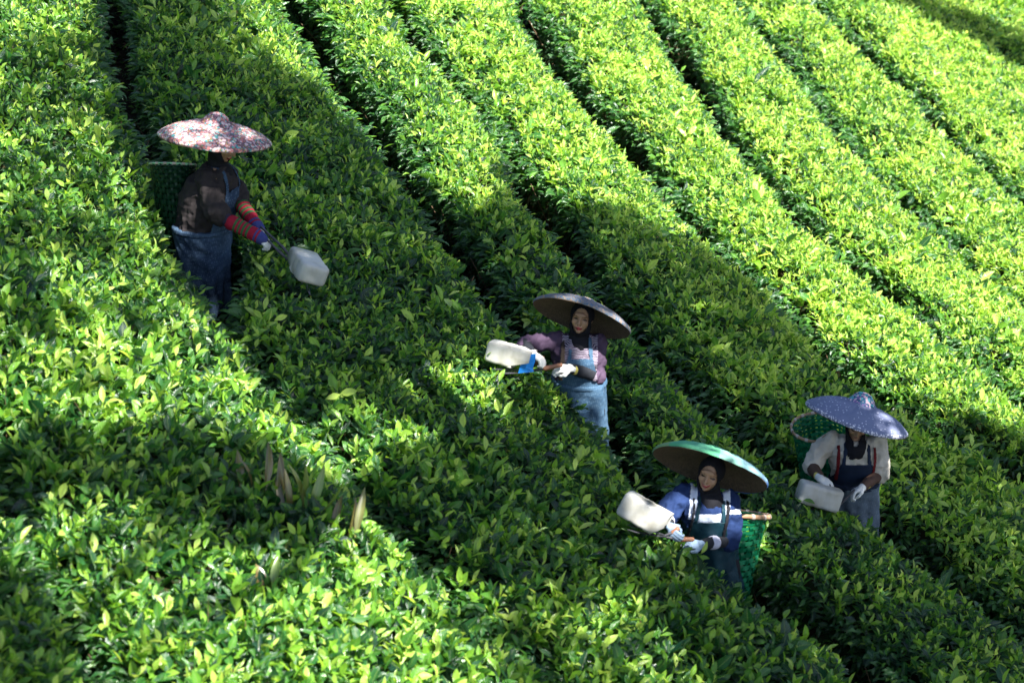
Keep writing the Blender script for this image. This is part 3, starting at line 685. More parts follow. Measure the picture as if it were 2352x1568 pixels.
def basket(label, ctop, cbot, rt, rb, tilt, rimmat=BAMBOO, smat=None, rimr=.013, nu=30, nvv=18):
    """woven frustum; tilt = axis of the rim plane normal"""
    t = empty('basket', tuple(cbot)); o = np.asarray(cbot, float); acc = Acc()
    ax = nv(np.asarray(ctop)-o); e1 = nv(np.cross(ax, A3(0, 1, 0.01))); e2 = np.cross(ax, e1); H = np.linalg.norm(np.asarray(ctop)-o)
    tl = nv(tilt)
    def pt(th, v, dr):
        r = rb+(rt-rb)*v**.75+dr; p = ax*H*v+(e1*np.cos(th)+e2*np.sin(th))*r
        if v > 0: p = p-ax*(np.dot(p-ax*H, tl)*v**2)/np.dot(ax, tl)
        return p
    sub = 4; V = []; F = []; age = []
    def ribbon(pts0, pts1, ag):
        o_ = len(V); V.extend(pts0); V.extend(pts1); n = len(pts0); age.extend([ag]*(2*n))
        for i in range(n-1): F.append((o_+i, o_+i+1, o_+n+i+1, o_+n+i))
    for j in range(nvv):
        v0 = (j+.1)/nvv; v1 = (j+.84)/nvv; a0 = []; a1 = []; ag = rng.uniform(.2, 1)
        for i in range(nu*sub+1):
            th = i/(nu*sub)*2*math.pi; d = .007*math.sin(i/sub*math.pi+(j % 2)*math.pi)
            a0.append(pt(th, v0, d)); a1.append(pt(th, v1, d))
        ribbon(a0, a1, ag)
    for i in range(nu):
        a0 = []; a1 = []; ag = rng.uniform(0, .7); m = nvv*3
        for j in range(m+1):
            v = j/m; d = -.007*math.sin(math.pi*.5+(v*nvv-.5)*math.pi+(i % 2)*math.pi+0)
            th0 = (i+.5-.27)/nu*2*math.pi; th1 = (i+.5+.27)/nu*2*math.pi
            a0.append(pt(th0, v, d)); a1.append(pt(th1, v, d))
        ribbon(a0, a1, ag)
    me = mesh_np('weave', np.array(V), np.array(F), np.zeros((len(V), 2)), {'age': np.array(age)})
    link('weave', me, smat or STRIP, t)
    S = Solid(); S.loft([(A3(0, 0, 0)-ax*.0, e1*rb*.98, e2*rb*.98), (ax*.012, e1*rb*.98, e2*rb*.98)], 30)
    me = bpy.data.meshes.new('base'); me.from_pydata(S.V, [], S.F); link('base', me, STRIP, t)
    # rim tube and its bindings
    V = []; F = []; n = 64; k = 8
    for i in range(n):
        th = i/n*2*math.pi; p = pt(th, 1., .002); rr = nv(p-ax*H); uu = ax
        for a in range(k): V.append(p+rimr*(rr*math.cos(a/k*6.2832)*.7+uu*math.sin(a/k*6.2832)*(1.1+.06*(i % 8 == 0))))
    for i in range(n):
        for a in range(k): F.append((i*k+a, ((i+1) % n)*k+a, ((i+1) % n)*k+(a+1) % k, i*k+(a+1) % k))
    nf = len(F)
    for q in range(16):
        o_ = len(V)
        for s_ in (-.013, .013):
            th = (q+.5)/16*2*math.pi+s_/rt*1.; p = pt(th, 1., .002); rr = nv(p-ax*H)
            for a in range(k): V.append(p+rimr*1.2*(rr*math.cos(a/k*6.2832)*.75+ax*math.sin(a/k*6.2832)*1.15))
        for a in range(k): F.append((o_+a, o_+k+a, o_+k+(a+1) % k, o_+(a+1) % k))
    me = mesh_np('rim', np.array(V), np.array(F)); me.materials.append(rimmat); me.materials.append(BIND); me.polygons.foreach_set('material_index', np.array([0]*nf+[1]*(len(F)-nf), np.int32)); link('rim', me, None, t)
    tag(t, label, 'basket', 'woven green baskets on the backs of the pickers'); return t

# ---------------------------------------------------------------- hat: parts cover, lining
def hat_cover_material(kind):
    m, nt, b, N = newmat('hat_cover_'+kind); L = nt.links.new
    tc = N('ShaderNodeTexCoord'); P = tc.outputs['Object']
    def dots(scale, thr, rnd=0.9):
        v = N('ShaderNodeTexVoronoi'); v.inputs['Scale'].default_value = scale; v.inputs['Randomness'].default_value = rnd; L(P, v.inputs['Vector'])
        q = N('ShaderNodeMath', operation='LESS_THAN'); L(v.outputs['Distance'], q.inputs[0]); q.inputs[1].default_value = thr; return q.outputs[0], v.outputs['Color']
    def mix(f, c1, c2):
        x = N('ShaderNodeMix', data_type='RGBA')
        for s, i in ((f, 0), (c1, 6), (c2, 7)):
            if hasattr(s, 'is_linked'): L(s, x.inputs[i])
            else: x.inputs[i].default_value = (*s, 1) if isinstance(s, tuple) else s
        return x.outputs[2]
    noi = N('ShaderNodeTexNoise'); noi.inputs['Scale'].default_value = 6; noi.inputs['Detail'].default_value = 5; L(P, noi.inputs['Vector'])
    if kind == 'flowers':
        col = mix(noi.outputs[0], (.13, .075, .095), (.22, .14, .15))
        for sc_, thr, stops in ((32, .5, [(0, (.5, .2, .19)), (.3, (.6, .45, .46)), (.55, (.08, .3, .3)), (.7, (.55, .45, .43)), (.9, (.4, .2, .24))]), (54, .38, [(0, (.55, .4, .4)), (.4, (.06, .3, .3)), (.6, (.55, .18, .15)), (.8, (.3, .25, .08))])):
            d, c = dots(sc_, thr); s = N('ShaderNodeSeparateColor'); L(c, s.inputs[0]); r = ramp(nt, stops, 'CONSTANT'); L(s.outputs[0], r.inputs[0])
            col = mix(d, col, r.outputs[0])
        d, c = dots(32, .14); col = mix(d, col, (.8, .75, .6))
    elif kind == 'grey':
        w_ = N('ShaderNodeTexNoise'); w_.inputs['Scale'].default_value = 26; w_.inputs['Distortion'].default_value = 2.5; w_.inputs['Detail'].default_value = 5; L(P, w_.inputs['Vector'])
        r = ramp(nt, [(.3, (.05, .07, .13)), (.46, (.11, .17, .24)), (.54, (.22, .17, .15)), (.68, (.32, .25, .2))]); L(w_.outputs[0], r.inputs[0]); col = r.outputs[0]
    elif kind == 'patch':      # wedges of different cloth
        a = N('ShaderNodeAttribute', attribute_name='t'); r = ramp(nt, [(0, (.04, .12, .4)), (.12, (.05, .2, .3)), (.3, (.05, .3, .12)), (.42, (.15, .25, .08)), (.5, (.22, .36, .12)), (.57, (.05, .38, .14)), (.72, (.16, .38, .27)), (.79, (.15, .3, .33)), (.87, (.1, .2, .38)), (.92, (.04, .12, .4))], 'CONSTANT'); L(a.outputs['Fac'], r.inputs[0])
        col = mix(noi.outputs[0], r.outputs[0], (.12, .24, .25)); 
        x = N('ShaderNodeMath', operation='MULTIPLY'); L(noi.outputs[0], x.inputs[0]); x.inputs[1].default_value = .45
        col = mix(x.outputs[0], r.outputs[0], (.3, .42, .45))
    else:                      # lavender with white spots
        col = mix(noi.outputs[0], (.12, .145, .24), (.2, .22, .33))
        d, c = dots(36, .17, .45); col = mix(d, col, (.6, .6, .72))
        a = N('ShaderNodeAttribute', attribute_name='t2')
        q = N('ShaderNodeMath', operation='GREATER_THAN'); L(a.outputs['Fac'], q.inputs[0]); q.inputs[1].default_value = .965
        d2, _c = dots(60, .42, 1.); mu = N('ShaderNodeMath', operation='MULTIPLY'); L(q.outputs[0], mu.inputs[0]); L(d2, mu.inputs[1]); col = mix(mu.outputs[0], col, (.62, .62, .7))
        q = N('ShaderNodeMath', operation='LESS_THAN'); L(a.outputs['Fac'], q.inputs[0]); q.inputs[1].default_value = .27
        v = N('ShaderNodeTexVoronoi'); v.inputs['Scale'].default_value = 60; L(P, v.inputs['Vector']); s = N('ShaderNodeSeparateColor'); L(v.outputs['Color'], s.inputs[0])
        r = ramp(nt, [(0, (.05, .12, .2)), (.35, (.1, .38, .42)), (.6, (.2, .14, .3)), (.8, (.6, .45, .5))], 'CONSTANT'); L(s.outputs[0], r.inputs[0]); col = mix(q.outputs[0], col, r.outputs[0])
    L(col, b.inputs['Base Color']); b.inputs['Roughness'].default_value = .9; b.inputs['Specular IOR Level'].default_value = .12
    n3_ = N('ShaderNodeTexNoise'); n3_.inputs['Scale'].default_value = 22; L(P, n3_.inputs['Vector'])
    bp = N('ShaderNodeBump'); bp.inputs['Distance'].default_value = .006; L(n3_.outputs[0], bp.inputs['Height']); L(bp.outputs[0], b.inputs['Normal'])
    return m
LINING = None
def lining_material():
    m, nt, b, N = newmat('woven_hat_lining'); L = nt.links.new
    tc = N('ShaderNodeTexCoord'); br = N('ShaderNodeTexBrick'); br.inputs['Scale'].default_value = 55; L(tc.outputs['Object'], br.inputs['Vector'])
    br.inputs['Color1'].default_value = (.16, .11, .065, 1); br.inputs['Color2'].default_value = (.09, .06, .035, 1); br.inputs['Mortar'].default_value = (.03, .02, .012, 1)
    L(br.outputs[0], b.inputs['Base Color']); b.inputs['Roughness'].default_value = .8; return m
LINING = lining_material()
def hat(parent, center, n, R, kind, height=.2, folds=26, bump=1.):
    """parts of a broad conical hat: the cloth cover and the woven lining under it; centre in world coordinates"""
    base = np.array(parent.location); c = np.asarray(center)-base; n = nv(n)
    e1 = nv(np.cross(n, A3(0, 1, 0))*-1); e2 = np.cross(n, e1)
    prof = [(0.0, height), (.06, height-.004), (.13, height-.014), (.19, height-.038), (.24, height-.068), (.29, height-.088), (.4, height-.1), (.55, height*.46), (.7, height*.37), (.84, height*.24), (.93, height*.12), (.98, .01), (1., -.004), (.985, -.016)]
    zb = height-.1; prof = [(a, zb+(z-zb)*bump if z > zb else z) for a, z in prof]
    m = 96; V = []; F = []; T = []; T2 = []
    g = np.random.default_rng(int(R*1000)); ph = g.uniform(0, 6.28, 4)
    for (r, z) in prof:
        for i in range(m):
            th = i/m*2*math.pi
            w_ = (math.sin(folds*th+ph[0])+.7*math.sin(folds*.62*th+ph[1]+3*r)+.5*math.sin(folds*1.7*th+ph[2]))*.0035*(1-abs(r-.3)*1.2 if r > .1 else .4)
            z_ = z+w_*.9+.006*math.sin(3*th+ph[3])*r
            V.append(c+n*z_+(e1*math.cos(th)+e2*math.sin(th))*(r*R)); T.append(i/m); T2.append(r)
    for j in range(len(prof)-1):
        for i in range(m): F.append((j*m+i, j*m+(i+1) % m, (j+1)*m+(i+1) % m, (j+1)*m+i))
    me = mesh_np('hat', np.array(V), np.array(F)); setattr_(me, 't', T); setattr_(me, 't2', T2)
    h = link('hat', me, hat_cover_material(kind), parent)
    V = []; F = []
    for (r, z) in [(q[0]*.985, q[1]-.012) for q in prof[:-1]]:
        for i in range(m):
            th = i/m*2*math.pi; V.append(c+n*z+(e1*math.cos(th)+e2*math.sin(th))*(r*R))
    for j in range(len(prof)-2):
        for i in range(m): F.append((j*m+i, j*m+(i+1) % m, (j+1)*m+(i+1) % m, (j+1)*m+i))
    link('lining', mesh_np('lining', np.array(V), np.array(F)), LINING, h)
    return h

# ---------------------------------------------------------------- shears with a cut plastic can
JUGM = None
def jug_material():
    m, nt, b, N = newmat('white_can_plastic'); L = nt.links.new
    tc = N('ShaderNodeTexCoord'); n = N('ShaderNodeTexNoise'); n.inputs['Scale'].default_value = 7; n.inputs['Detail'].default_value = 6; L(tc.outputs['Object'], n.inputs['Vector'])
    r = ramp(nt, [(.28, (.36, .33, .26)), (.4, (.54, .52, .46)), (.55, (.64, .63, .59)), (.7, (.68, .67, .64))]); L(n.outputs[0], r.inputs[0]); L(r.outputs[0], b.inputs['Base Color'])
    b.inputs['Roughness'].default_value = .4; t = N('ShaderNodeBsdfTranslucent'); L(r.outputs[0], t.inputs[0]); ms = N('ShaderNodeMixShader'); ms.inputs[0].default_value = .3
    L(b.outputs[0], ms.inputs[1]); L(t.outputs[0], ms.inputs[2]); L(ms.outputs[0], nt.nodes['Material Output'].inputs['Surface']); return m
JUGM = jug_material(); STEEL = plain('dark_steel', (.05, .05, .06), .35, var=.3); WOOD = plain('handle_wood', (.26, .12, .07), .5, .001, 60, .3, 30)
BLUEP = plain('blue_plate', (.02, .2, .62), .35, var=.12)
def can(name, parent, o, p0, p1, up, hw, hh, mat, rib=0., open_end=True, ex=6.5, taper=1., cut=.0, grooves=True):
    """rounded can from p0 (closed) to p1 (cut open), half width hw, half height hh"""
    p0 = np.asarray(p0)-o; p1 = np.asarray(p1)-o; d = nv(p1-p0); L = np.linalg.norm(p1-p0); b = nv(up-d*np.dot(up, d)); a = np.cross(d, b); k = 32
    prof = [(0.0, .35), (.0, .72), (.008/L, .9), (.022/L, .98), (.07/L, 1.), (.1/L, 1.), (.11/L, .972), (.13/L, .972), (.14/L, 1.), (.55, 1.), (.57, .98), (.62, .98), (.64, 1.), (1., taper)] if grooves else [(0.0, .35), (.0, .75), (.015/L, .9), (.04/L, 1.), (.5, 1.01), (1., taper)]
    V = []; F = []
    for th_ in (0, .004):
        seq = prof if th_ == 0 else prof[::-1]
        for (s, r) in seq:
            for i in range(k):
                t = i/k*2*math.pi; c_, s_ = math.cos(t), math.sin(t); x = np.sign(c_)*abs(c_)**(2/ex); y = np.sign(s_)*abs(s_)**(2/ex)
                ss = s*L-(cut*max(0, -y)*s*L if s > .9 else 0)
                rb_ = 1+rib*math.cos(t*16)+(.02 if i in (4, 20) else 0); V.append(p0+d*(ss+(th_ if s < .1 else 0))+(a*x*(hw*r-th_)+b*y*(hh*r-th_))*rb_)
    n = 2*len(prof)
    for j in range(n-1):
        for i in range(k): F.append((j*k+i, j*k+(i+1) % k, (j+1)*k+(i+1) % k, (j+1)*k+i))
    me = bpy.data.meshes.new(name); me.from_pydata([tuple(v) for v in V], [], F+[tuple(range(k))[::-1], tuple((n-1)*k+i for i in range(k))]); me.update()
    me.polygons.foreach_set('use_smooth', np.ones(len(me.polygons), bool))
    return link(name, me, mat, parent)
def rod(name, parent, o, pts, rad, mat, k=12, flat=1.):
    S = Solid(); S.limb([np.asarray(p)-o for p in pts], rad, flat=flat, k=k)
    me = S.build(.0035, 2); return link(name, me, mat, parent)
def blade(name, parent, o, p0, p1, up, w_, mat=STEEL):
    p0 = np.asarray(p0)-o; p1 = np.asarray(p1)-o; d = nv(p1-p0); s = nv(np.cross(d, up)); V = []; n = nv(np.cross(s, d))
    L = np.linalg.norm(p1-p0)
    out = [(0, .3), (.1, .6), (.3, 1), (.8, .85), (1, .1)]
    for z in (0, .003):
        for (t, q) in out: V.append(p0+d*L*t+s*w_*q+n*z)
        for (t, q) in out[::-1]: V.append(p0+d*L*t-s*w_*.25*q+n*z)
    k = 10; F = [tuple(range(k))[::-1], tuple(range(k, 2*k))]+[(i, (i+1) % k, k+(i+1) % k, k+i) for i in range(k)]
    me = bpy.data.meshes.new(name); me.from_pydata([tuple(v) for v in V], [], F); me.update(); return link(name, me, mat, parent)
# ================================================================= the four pickers
def person(spec):
    Y = spec['Y']; fx, fy = spec['feet']; O = unproj(fx, fy, Y)
    U = lambda p: unproj(p[0], p[1], Y+(p[2] if len(p) > 2 else 0))-O
    root = empty('person', tuple(O)); f = nv(spec['face']); r = nv(np.cross(f, A3(0, 0, 1)))      # r: the person's own right
    k = spec.get('k', 1.)
    hip, waist, chest, neck = (U(spec[n]) for n in ('hip', 'waist', 'chest', 'neck'))
    hc = U(spec['head']); hf = nv(spec['hf']); hu = nv(spec['hu']); hk = spec.get('hk', 1.)
    arms = {s: {n: U(spec[s][n]) for n in ('sh', 'el', 'wr')} for s in 'ab'}
    fl = lambda v: A3(v[0], v[1], 0)
    tw = nv(arms['a']['sh']-arms['b']['sh']); tw = tw if np.dot(tw, r) > 0 else -tw; tr = nv(fl(tw)*1.0+A3(0, 0, tw[2]*.6)); tf = nv(np.cross(A3(0, 0, 1), tr)); tf = tf if np.dot(tf, f) > 0 else -tf
    def torso(S, g=0., top=True):
        hips = hip
        tk = spec.get('tk', 1.06); g = g+.12*(tk-1)
        S.loft(([(hips-A3(0, 0, .1), r*(.12+g), f*(.1+g)), (hips, tr*(.14+g), tf*(.105+g))] if top else [(waist-A3(0, 0, .05), tr*(.14+g), tf*(.105+g))])+[(waist, tr*(.14+g), tf*(.105+g)), ((waist+chest)/2, tr*(.145+g), tf*(.115+g)), (chest, tr*(.155+g), tf*(.125+g)),
                ((chest+neck)/2+A3(0, 0, .01), tr*(.155+g*.8), tf*(.105+g*.8)), (neck-A3(0, 0, .03), tr*(.10+g*.6), tf*(.075+g*.6)), (neck+A3(0, 0, .01), tr*(.05+g*.5), tf*(.05+g*.5))], 28, 2.25)
        return S
    # --- body
    S = Solid(); torso(S)
    feet = []
    for sgn in (-1, 1):
        h = hip+r*(.085*sgn)-A3(0, 0, .04); ank = A3(0, 0, .07)+r*(.08*sgn)+f*(.03*sgn*spec.get('stride', .4)); kn = (h+ank)/2+f*.03
        S.limb([h, (h+kn)/2, kn, (kn*.6+ank*.4), ank], [.085, .072, .055, .05, .036]); S.limb([ank-A3(0, 0, .03), ank-A3(0, 0, .04)+f*.13], [.036, .03]); feet.append((h, kn, ank))
    S.limb([neck-A3(0, 0, .02), hc-hu*.06-hf*.01], [.052, .05])
    for s in 'ab':
        a = arms[s]; S.limb([a['sh'], (a['sh']+a['el'])/2, a['el'], a['el']*.45+a['wr']*.55, a['wr']], [.05, .043, .036, .034, .024])
        hand_parts(S, a['wr'], spec[s]['fwd'], spec[s]['palm'], curl=spec[s].get('curl', 1.))
    head_parts(S, hc, hf, hu, hk)
    me = S.build(.0055, 2); me.name = 'body'; face_materials(me, hc, hf, nv(hu-hf*np.dot(hf, hu)), hk, spec.get('smile', 0)); link('body', me, SKIN, root)
    # --- trousers and boots
    S = Solid()
    for h, kn, ank in feet: S.limb([h, kn, ank+A3(0, 0, .06)], [.098, .078, .058])
    link('trousers', wrinkle(S.build(.01, 3), .004), BLACK, root)
    for h, kn, ank in feet:
        S = Solid(); S.limb([ank+A3(0, 0, .2), ank], [.062, .052]); S.limb([ank-A3(0, 0, .025), ank-A3(0, 0, .03)+f*.14], [.05, .042]); link('boot', S.build(.008, 3), spec.get('boot', BLACK), root)
    # --- shirt with upper sleeves
    S = Solid(); torso(S, .016, False)
    for s in 'ab':
        a = arms[s]; sr = spec['sleeve']; e = a['el']+(a['wr']-a['el'])*spec.get('slen', .0) if spec.get('slen', 0) > 0 else a['el']+(a['sh']-a['el'])*(-spec.get('slen', 0))
        pts = [a['sh']+(neck-a['sh'])*.12, (a['sh']*.5+a['el']*.5)]+([a['el'], e] if spec.get('slen', 0) > 0 else [e]); rr = [.066, sr*.93]+([sr*.9, sr*.75] if spec.get('slen', 0) > 0 else [sr])
        S.limb(pts, rr)
    S.ball((neck+arms['a']['sh'])/2-A3(0, 0, .02), (.07, .06, .05)); S.ball((neck+arms['b']['sh'])/2-A3(0, 0, .02), (.07, .06, .05))
    me = wrinkle(wrinkle(S.build(.007, 3), .012, 4.5, 3), .009, 9, 4, (1, 1, .7))
    c = co(me)
    if 'mask' in spec: setattr_(me, 'm', spec['mask'](c, dict(neck=neck, chest=chest, tr=tr, tf=tf, arms=arms, waist=waist)))
    shirt = link('shirt', me, spec['shirt'], root)
    # collar
    S = Solid(); S.loft([(neck-A3(0, 0, .035), tr*.076, tf*.062), (neck+A3(0, 0, .012), tr*.066, tf*.06)], 20); link('collar', S.build(.006, 2), spec.get('collar', spec['shirt']), root)
    # --- fore sleeves and gloves
    for s in 'ab':
        a = arms[s]; d = nv(a['wr']-a['el']); st = a['el']+(a['sh']-a['el'])*spec.get('under', .12)
        S = Solid(); S.limb([st, a['el'], a['el']*.4+a['wr']*.6, a['wr']-d*.01], [.053, .05, .043, .034])
        me = wrinkle(S.build(.007, 3), .004, 9, 5); L = np.linalg.norm(a['wr']-a['el']); setattr_(me, 't', np.clip(((co(me)-a['el'])@d)/L, 0, 1))
        if spec['fore'] is not None: link('arm_sleeve', me, spec['fore'], root)
        S = Solid(); hand_parts(S, a['wr'], spec[s]['fwd'], spec[s]['palm'], grow=.0028, curl=spec[s].get('curl', 1.)); cuff = spec.get('cuff', .05)
        S.limb([a['wr']-d*cuff, a['wr']+d*.012], [.035 if spec['glove'] is not spec.get('knit') else .05, .031])
        me = S.build(.0045, 2); setattr_(me, 't', np.clip(((co(me)-a['el'])@d)/L, 0, 1)); g = link('glove', me, spec['glove'], root)
        if 'cuffring' in spec:
            S = Solid(); S.limb([a['wr']-d*(cuff+.008), a['wr']-d*(cuff-.006)], [.038, .038]); link('cuff_edge', S.build(.004, 1), spec['cuffring'], g)
        if 'band' in spec:
            q = a['el']*.42+a['wr']*.58; S = Solid(); S.limb([q-d*.016, q+d*.016], [.05, .048]); link('wrist_band', S.build(.006, 2), spec['band'], root)
        if 'knitmat' in spec:
            w0, w1 = spec['knitspan'][s]; P0 = a['el']+(a['wr']-a['el'])*w0; P1 = a['el']+(a['wr']-a['el'])*w1
            S = Solid(); S.limb([P0, (P0+P1)/2, P1, P1+nv(spec[s]['fwd'])*.045], [.057, .054, .05, .045]); me = wrinkle(S.build(.006, 3), .0025, 12, 7)
            LL = np.linalg.norm(P1-P0)+.05; setattr_(me, 't', np.clip(((co(me)-P0)@nv(P1-P0))/LL, 0, 1)); link('striped_cuff', me, spec['knitmat'], root)
    # --- apron: skirt, bib, straps
    S = Solid(); hem = U(spec['hem']); g = spec.get('skirt', (.185, .15)); rings = []
    P0 = waist-A3(0, 0, .0); n = 7
    for i in range(n):
        q = i/(n-1); p = P0*(1-q)+hem*q; p = p+(hip-(P0+hem)/2)*(4*q*(1-q))*.5
        tk = spec.get('tk', 1.06); w0_ = .145+.12*(tk-1)+.036; d0_ = .112+.12*(tk-1)+.036; wv = (w0_+(g[0]-w0_)*min(1, q*2.6))*(1-.12*max(0, q-.6)); dv = (d0_+(g[1]-d0_)*min(1, q*2.6))*(1-.12*max(0, q-.6)); rings.append((p, r*wv, f*dv))
    S.loft(rings, 32, 2.2); me = S.build(.01, 3)
    # long vertical folds that fade towards the waist
    c = co(me); ang = np.arctan2((c-hip)@f, (c-hip)@r); v = np.clip((P0[2]-c[:, 2])/.5, 0, 1); setco(me, c+nrm(me)*((np.sin(ang*7+1+2*c[:, 2])+.6*np.sin(ang*13+3))*.016*v)[:, None]); wrinkle(wrinkle(me, .011, 3.0, 11, (1, 1, .8)), .005, 8, 12, (1, 1, .6))
    apron = link('apron', me, spec['apron'], root)
    S = Solid(); S.loft([(waist-A3(0, 0, .016), tr*(w0_+.012), tf*(d0_+.012)), (waist+A3(0, 0, .016), tr*(w0_+.01), tf*(d0_+.01))], 32, 2.2); link('waist_tie', wrinkle(S.build(.007, 2), .003, 9, 21), spec.get('bibmat', spec['apron']), apron)
    if spec.get('pocket'):
        c = co(me); x = (c-hip)@r; z = c[:, 2]-hip[2]; px, pz = spec['pocket']; link('pocket', patch(me, ((c-hip)@f > 0) & (np.abs(x-px) < .07) & (np.abs(z-pz) < .075), .004, .003), spec['apron'], apron)
    T = Solid(); torso(T, .036, False); src = wrinkle(T.build(.008, 3), .004, 5.5, 3); c = co(src)
    x = (c-chest)@tr; fr = (c-chest)@tf > 0; z = c[:, 2]; top = spec['bibtop']+chest[2]; bw = spec.get('bibw', .095); wz = np.clip((top-z)/.18, 0, 1)
    curve = .012*(x/bw)**2
    bib = link('bib', patch(src, fr & (z < top-curve) & (z > waist[2]-.04) & (np.abs(x) < bw+.05*wz**1.4), .004, .004), spec.get('bibmat', spec['apron']), apron)
    for sg in (-1, 1):
        xs = bw*.78*sg+(z-top)*spec.get('slant', -.1)*sg
        link('strap', patch(src, fr & (z > top-.03) & (np.abs(x-xs) < .018), .004, .003), spec.get('bibmat', spec['apron']), apron)
    for (mat, xo, w_) in spec.get('packstraps', []):
        link('shoulder_strap', patch(src, ((c-chest)@tf > -.02) & (z > waist[2]+.05) & (np.abs(x-xo-(z-chest[2])*spec.get('pslant', 0)) < w_), .010, .004), mat, root)
    # --- headscarf
    hr = nv(np.cross(hf, hu)); u2 = nv(np.cross(hr, hf)); S = Solid()
    S.ball(hc+u2*.012*hk-hf*.012, (.086*hk, .1*hk, .1*hk), hr, hf, u2, 20, 14); S.ball(hc-u2*.07*hk+hf*.01, (.078*hk, .085*hk, .07*hk), hr, hf, u2)
    S.limb([hc-u2*.08*hk-hf*.01, neck+A3(0, 0, .0), neck-A3(0, 0, .05)+tf*.03], [.07, .075, .098]); me = wrinkle(S.build(.007, 3), .004, 8, 9)
    c = co(me)-hc; y = c@hf; x = c@hr; z = c@u2
    open_ = (y > .0) & ((x/(.059*hk))**2+((z+.012)/(.092*hk))**2 < 1)
    link('headscarf', patch(me, ~open_, .0, .004), spec.get('scarf', BLACK), root)
    # --- hat
    h = spec['hat']; nimg = math.radians(h['tilt']); q = h['ratio']; s_ = math.sqrt(1-q*q)
    n = s_*(math.sin(nimg)*CR+math.cos(nimg)*CU)-q*CF
    hat(root, U(h['c'])+O, n, h['R'], h['kind'], h.get('height', .2), bump=h.get('bump', 1.))
    tag(root, spec['label'], 'person', 'tea pickers among the hedges')
    return dict(root=root, O=O, U=lambda p: U(p)+O, arms=arms, hip=hip, chest=chest, f=f, r=r)

DENIM = cloth('printed_denim', (.022, .042, .08), (.13, .19, .27), 'print', wear=(.07, .12, .19))
DENIM2 = cloth('washed_denim', (.035, .075, .13), (.15, .23, .31), 'print', wear=(.09, .16, .24))
NAVY = cloth('dark_denim', (.012, .02, .042), rough=.7)
TEAL = cloth('dark_teal_waxed_cloth', (.008, .03, .045), rough=.5)
GREYD = cloth('grey_denim', (.09, .12, .16), (.2, .25, .3), 'print')
BROWN = cloth('brown_shirt_cloth', (.03, .025, .026))
MAUVE = cloth('mauve_shirt_cloth', (.07, .045, .078), (.3, .27, .32), 'stripe')
BLUE = cloth('blue_shirt_cloth', (.014, .03, .095), (.5, .55, .65), 'mask')
BEIGE = cloth('beige_shirt_cloth', (.46, .42, .36)); BEIGE_B = BEIGE
WHITEG = cloth('white_cotton_glove', (.6, .6, .58)); GREYG = cloth('grey_blue_glove', (.22, .3, .42)); NAVYS = cloth('navy_sleeve', (.025, .022, .04)); DARKS = cloth('charcoal_sleeve', (.02, .022, .028)); BRNS = cloth('brown_sleeve', (.085, .05, .038))
YEL = cloth('yellow_edge', (.6, .5, .12)); WBAND = cloth('pale_band', (.5, .5, .62)); REDS = cloth('red_strap_cloth', (.12, .012, .014)); BRST = cloth('brown_strap_cloth', (.04, .03, .025))
R_, G_, B_ = (.27, .012, .03), (.03, .1, .035), (.04, .05, .17)
kn = [(0, R_)]
for i in range(4): kn += [(.14+i*.13, G_), (.205+i*.13, R_)]
kn += [(.78, B_), (.83, R_), (.88, B_)]
KNIT = cloth('striped_knit', R_, kn, 'bands', bump=.003)

P1 = person(dict(label='person in a flowered hat, brown shirt and striped red cuffs, reaching right with shears', Y=.12, feet=(482, 748), face=(.9, -.43, 0), stride=1.6, tk=1.45,
    hip=(463, 590), waist=(466, 522), chest=(482, 446), neck=(497, 382), head=(513, 331, -.02), hf=(.78, -.42, -.42), hu=(.38, -.12, .9), hk=1.05,
    a=dict(sh=(466, 412, -.15), el=(506, 498, -.3), wr=(592, 542, -.42), fwd=(.75, -.2, -.55), palm=(-.5, .4, -.75)),
    b=dict(sh=(518, 398, .13), el=(549, 462, .0), wr=(588, 518, -.26), fwd=(.6, -.3, -.7), palm=(-.6, -.5, -.5)),
    shirt=BROWN, sleeve=.088, slen=-.1, under=.35, fore=NAVYS, glove=WHITEG, knitmat=KNIT, knitspan=dict(a=(.3, .98), b=(.02, .98)),
    apron=DENIM, skirt=(.205, .2), hem=(466, 706), bibtop=.08, bibw=.11, hat=dict(c=(493, 317, -.02), tilt=6.9, ratio=.245, R=.42, kind='flowers', height=.2, bump=.9)))
P2 = person(dict(label='person in a tilted grey-blue hat, mauve shirt and washed denim apron, holding shears left', Y=-.45, feet=(1338, 1112), face=(-.18, -.98, 0),
    hip=(1334, 925), waist=(1330, 872), chest=(1328, 815, .0), neck=(1328, 772, .0), head=(1337, 727, -.04), hf=(-.2, -.97, .1), hu=(.16, .12, .98), hk=1.02,
    a=dict(sh=(1272, 783, .0), el=(1203, 790, -.1), wr=(1222, 812, -.3), fwd=(.75, -.35, -.35), palm=(.1, -.1, -1)),
    b=dict(sh=(1376, 790, .02), el=(1373, 864, -.07), wr=(1309, 846, -.28), fwd=(-1, -.2, .1), palm=(-.1, .35, -.9)),
    shirt=MAUVE, sleeve=.058, slen=.2, fore=DARKS, glove=WHITEG, cuffring=YEL, mask=lambda c, q: ((np.abs((c-q['chest'])@q['tr']) < .13) & ((c-q['chest'])@q['tf'] > 0)).astype(float),
    apron=DENIM2, skirt=(.175, .155), hem=(1347, 1075), bibtop=.045, bibw=.1, pocket=(-.06, -.06), packstraps=[(BRST, .125, .018)], tk=1.12, hat=dict(c=(1337, 727, .0), tilt=19, ratio=-.25, R=.375, kind='grey', height=.185, bump=.6)))
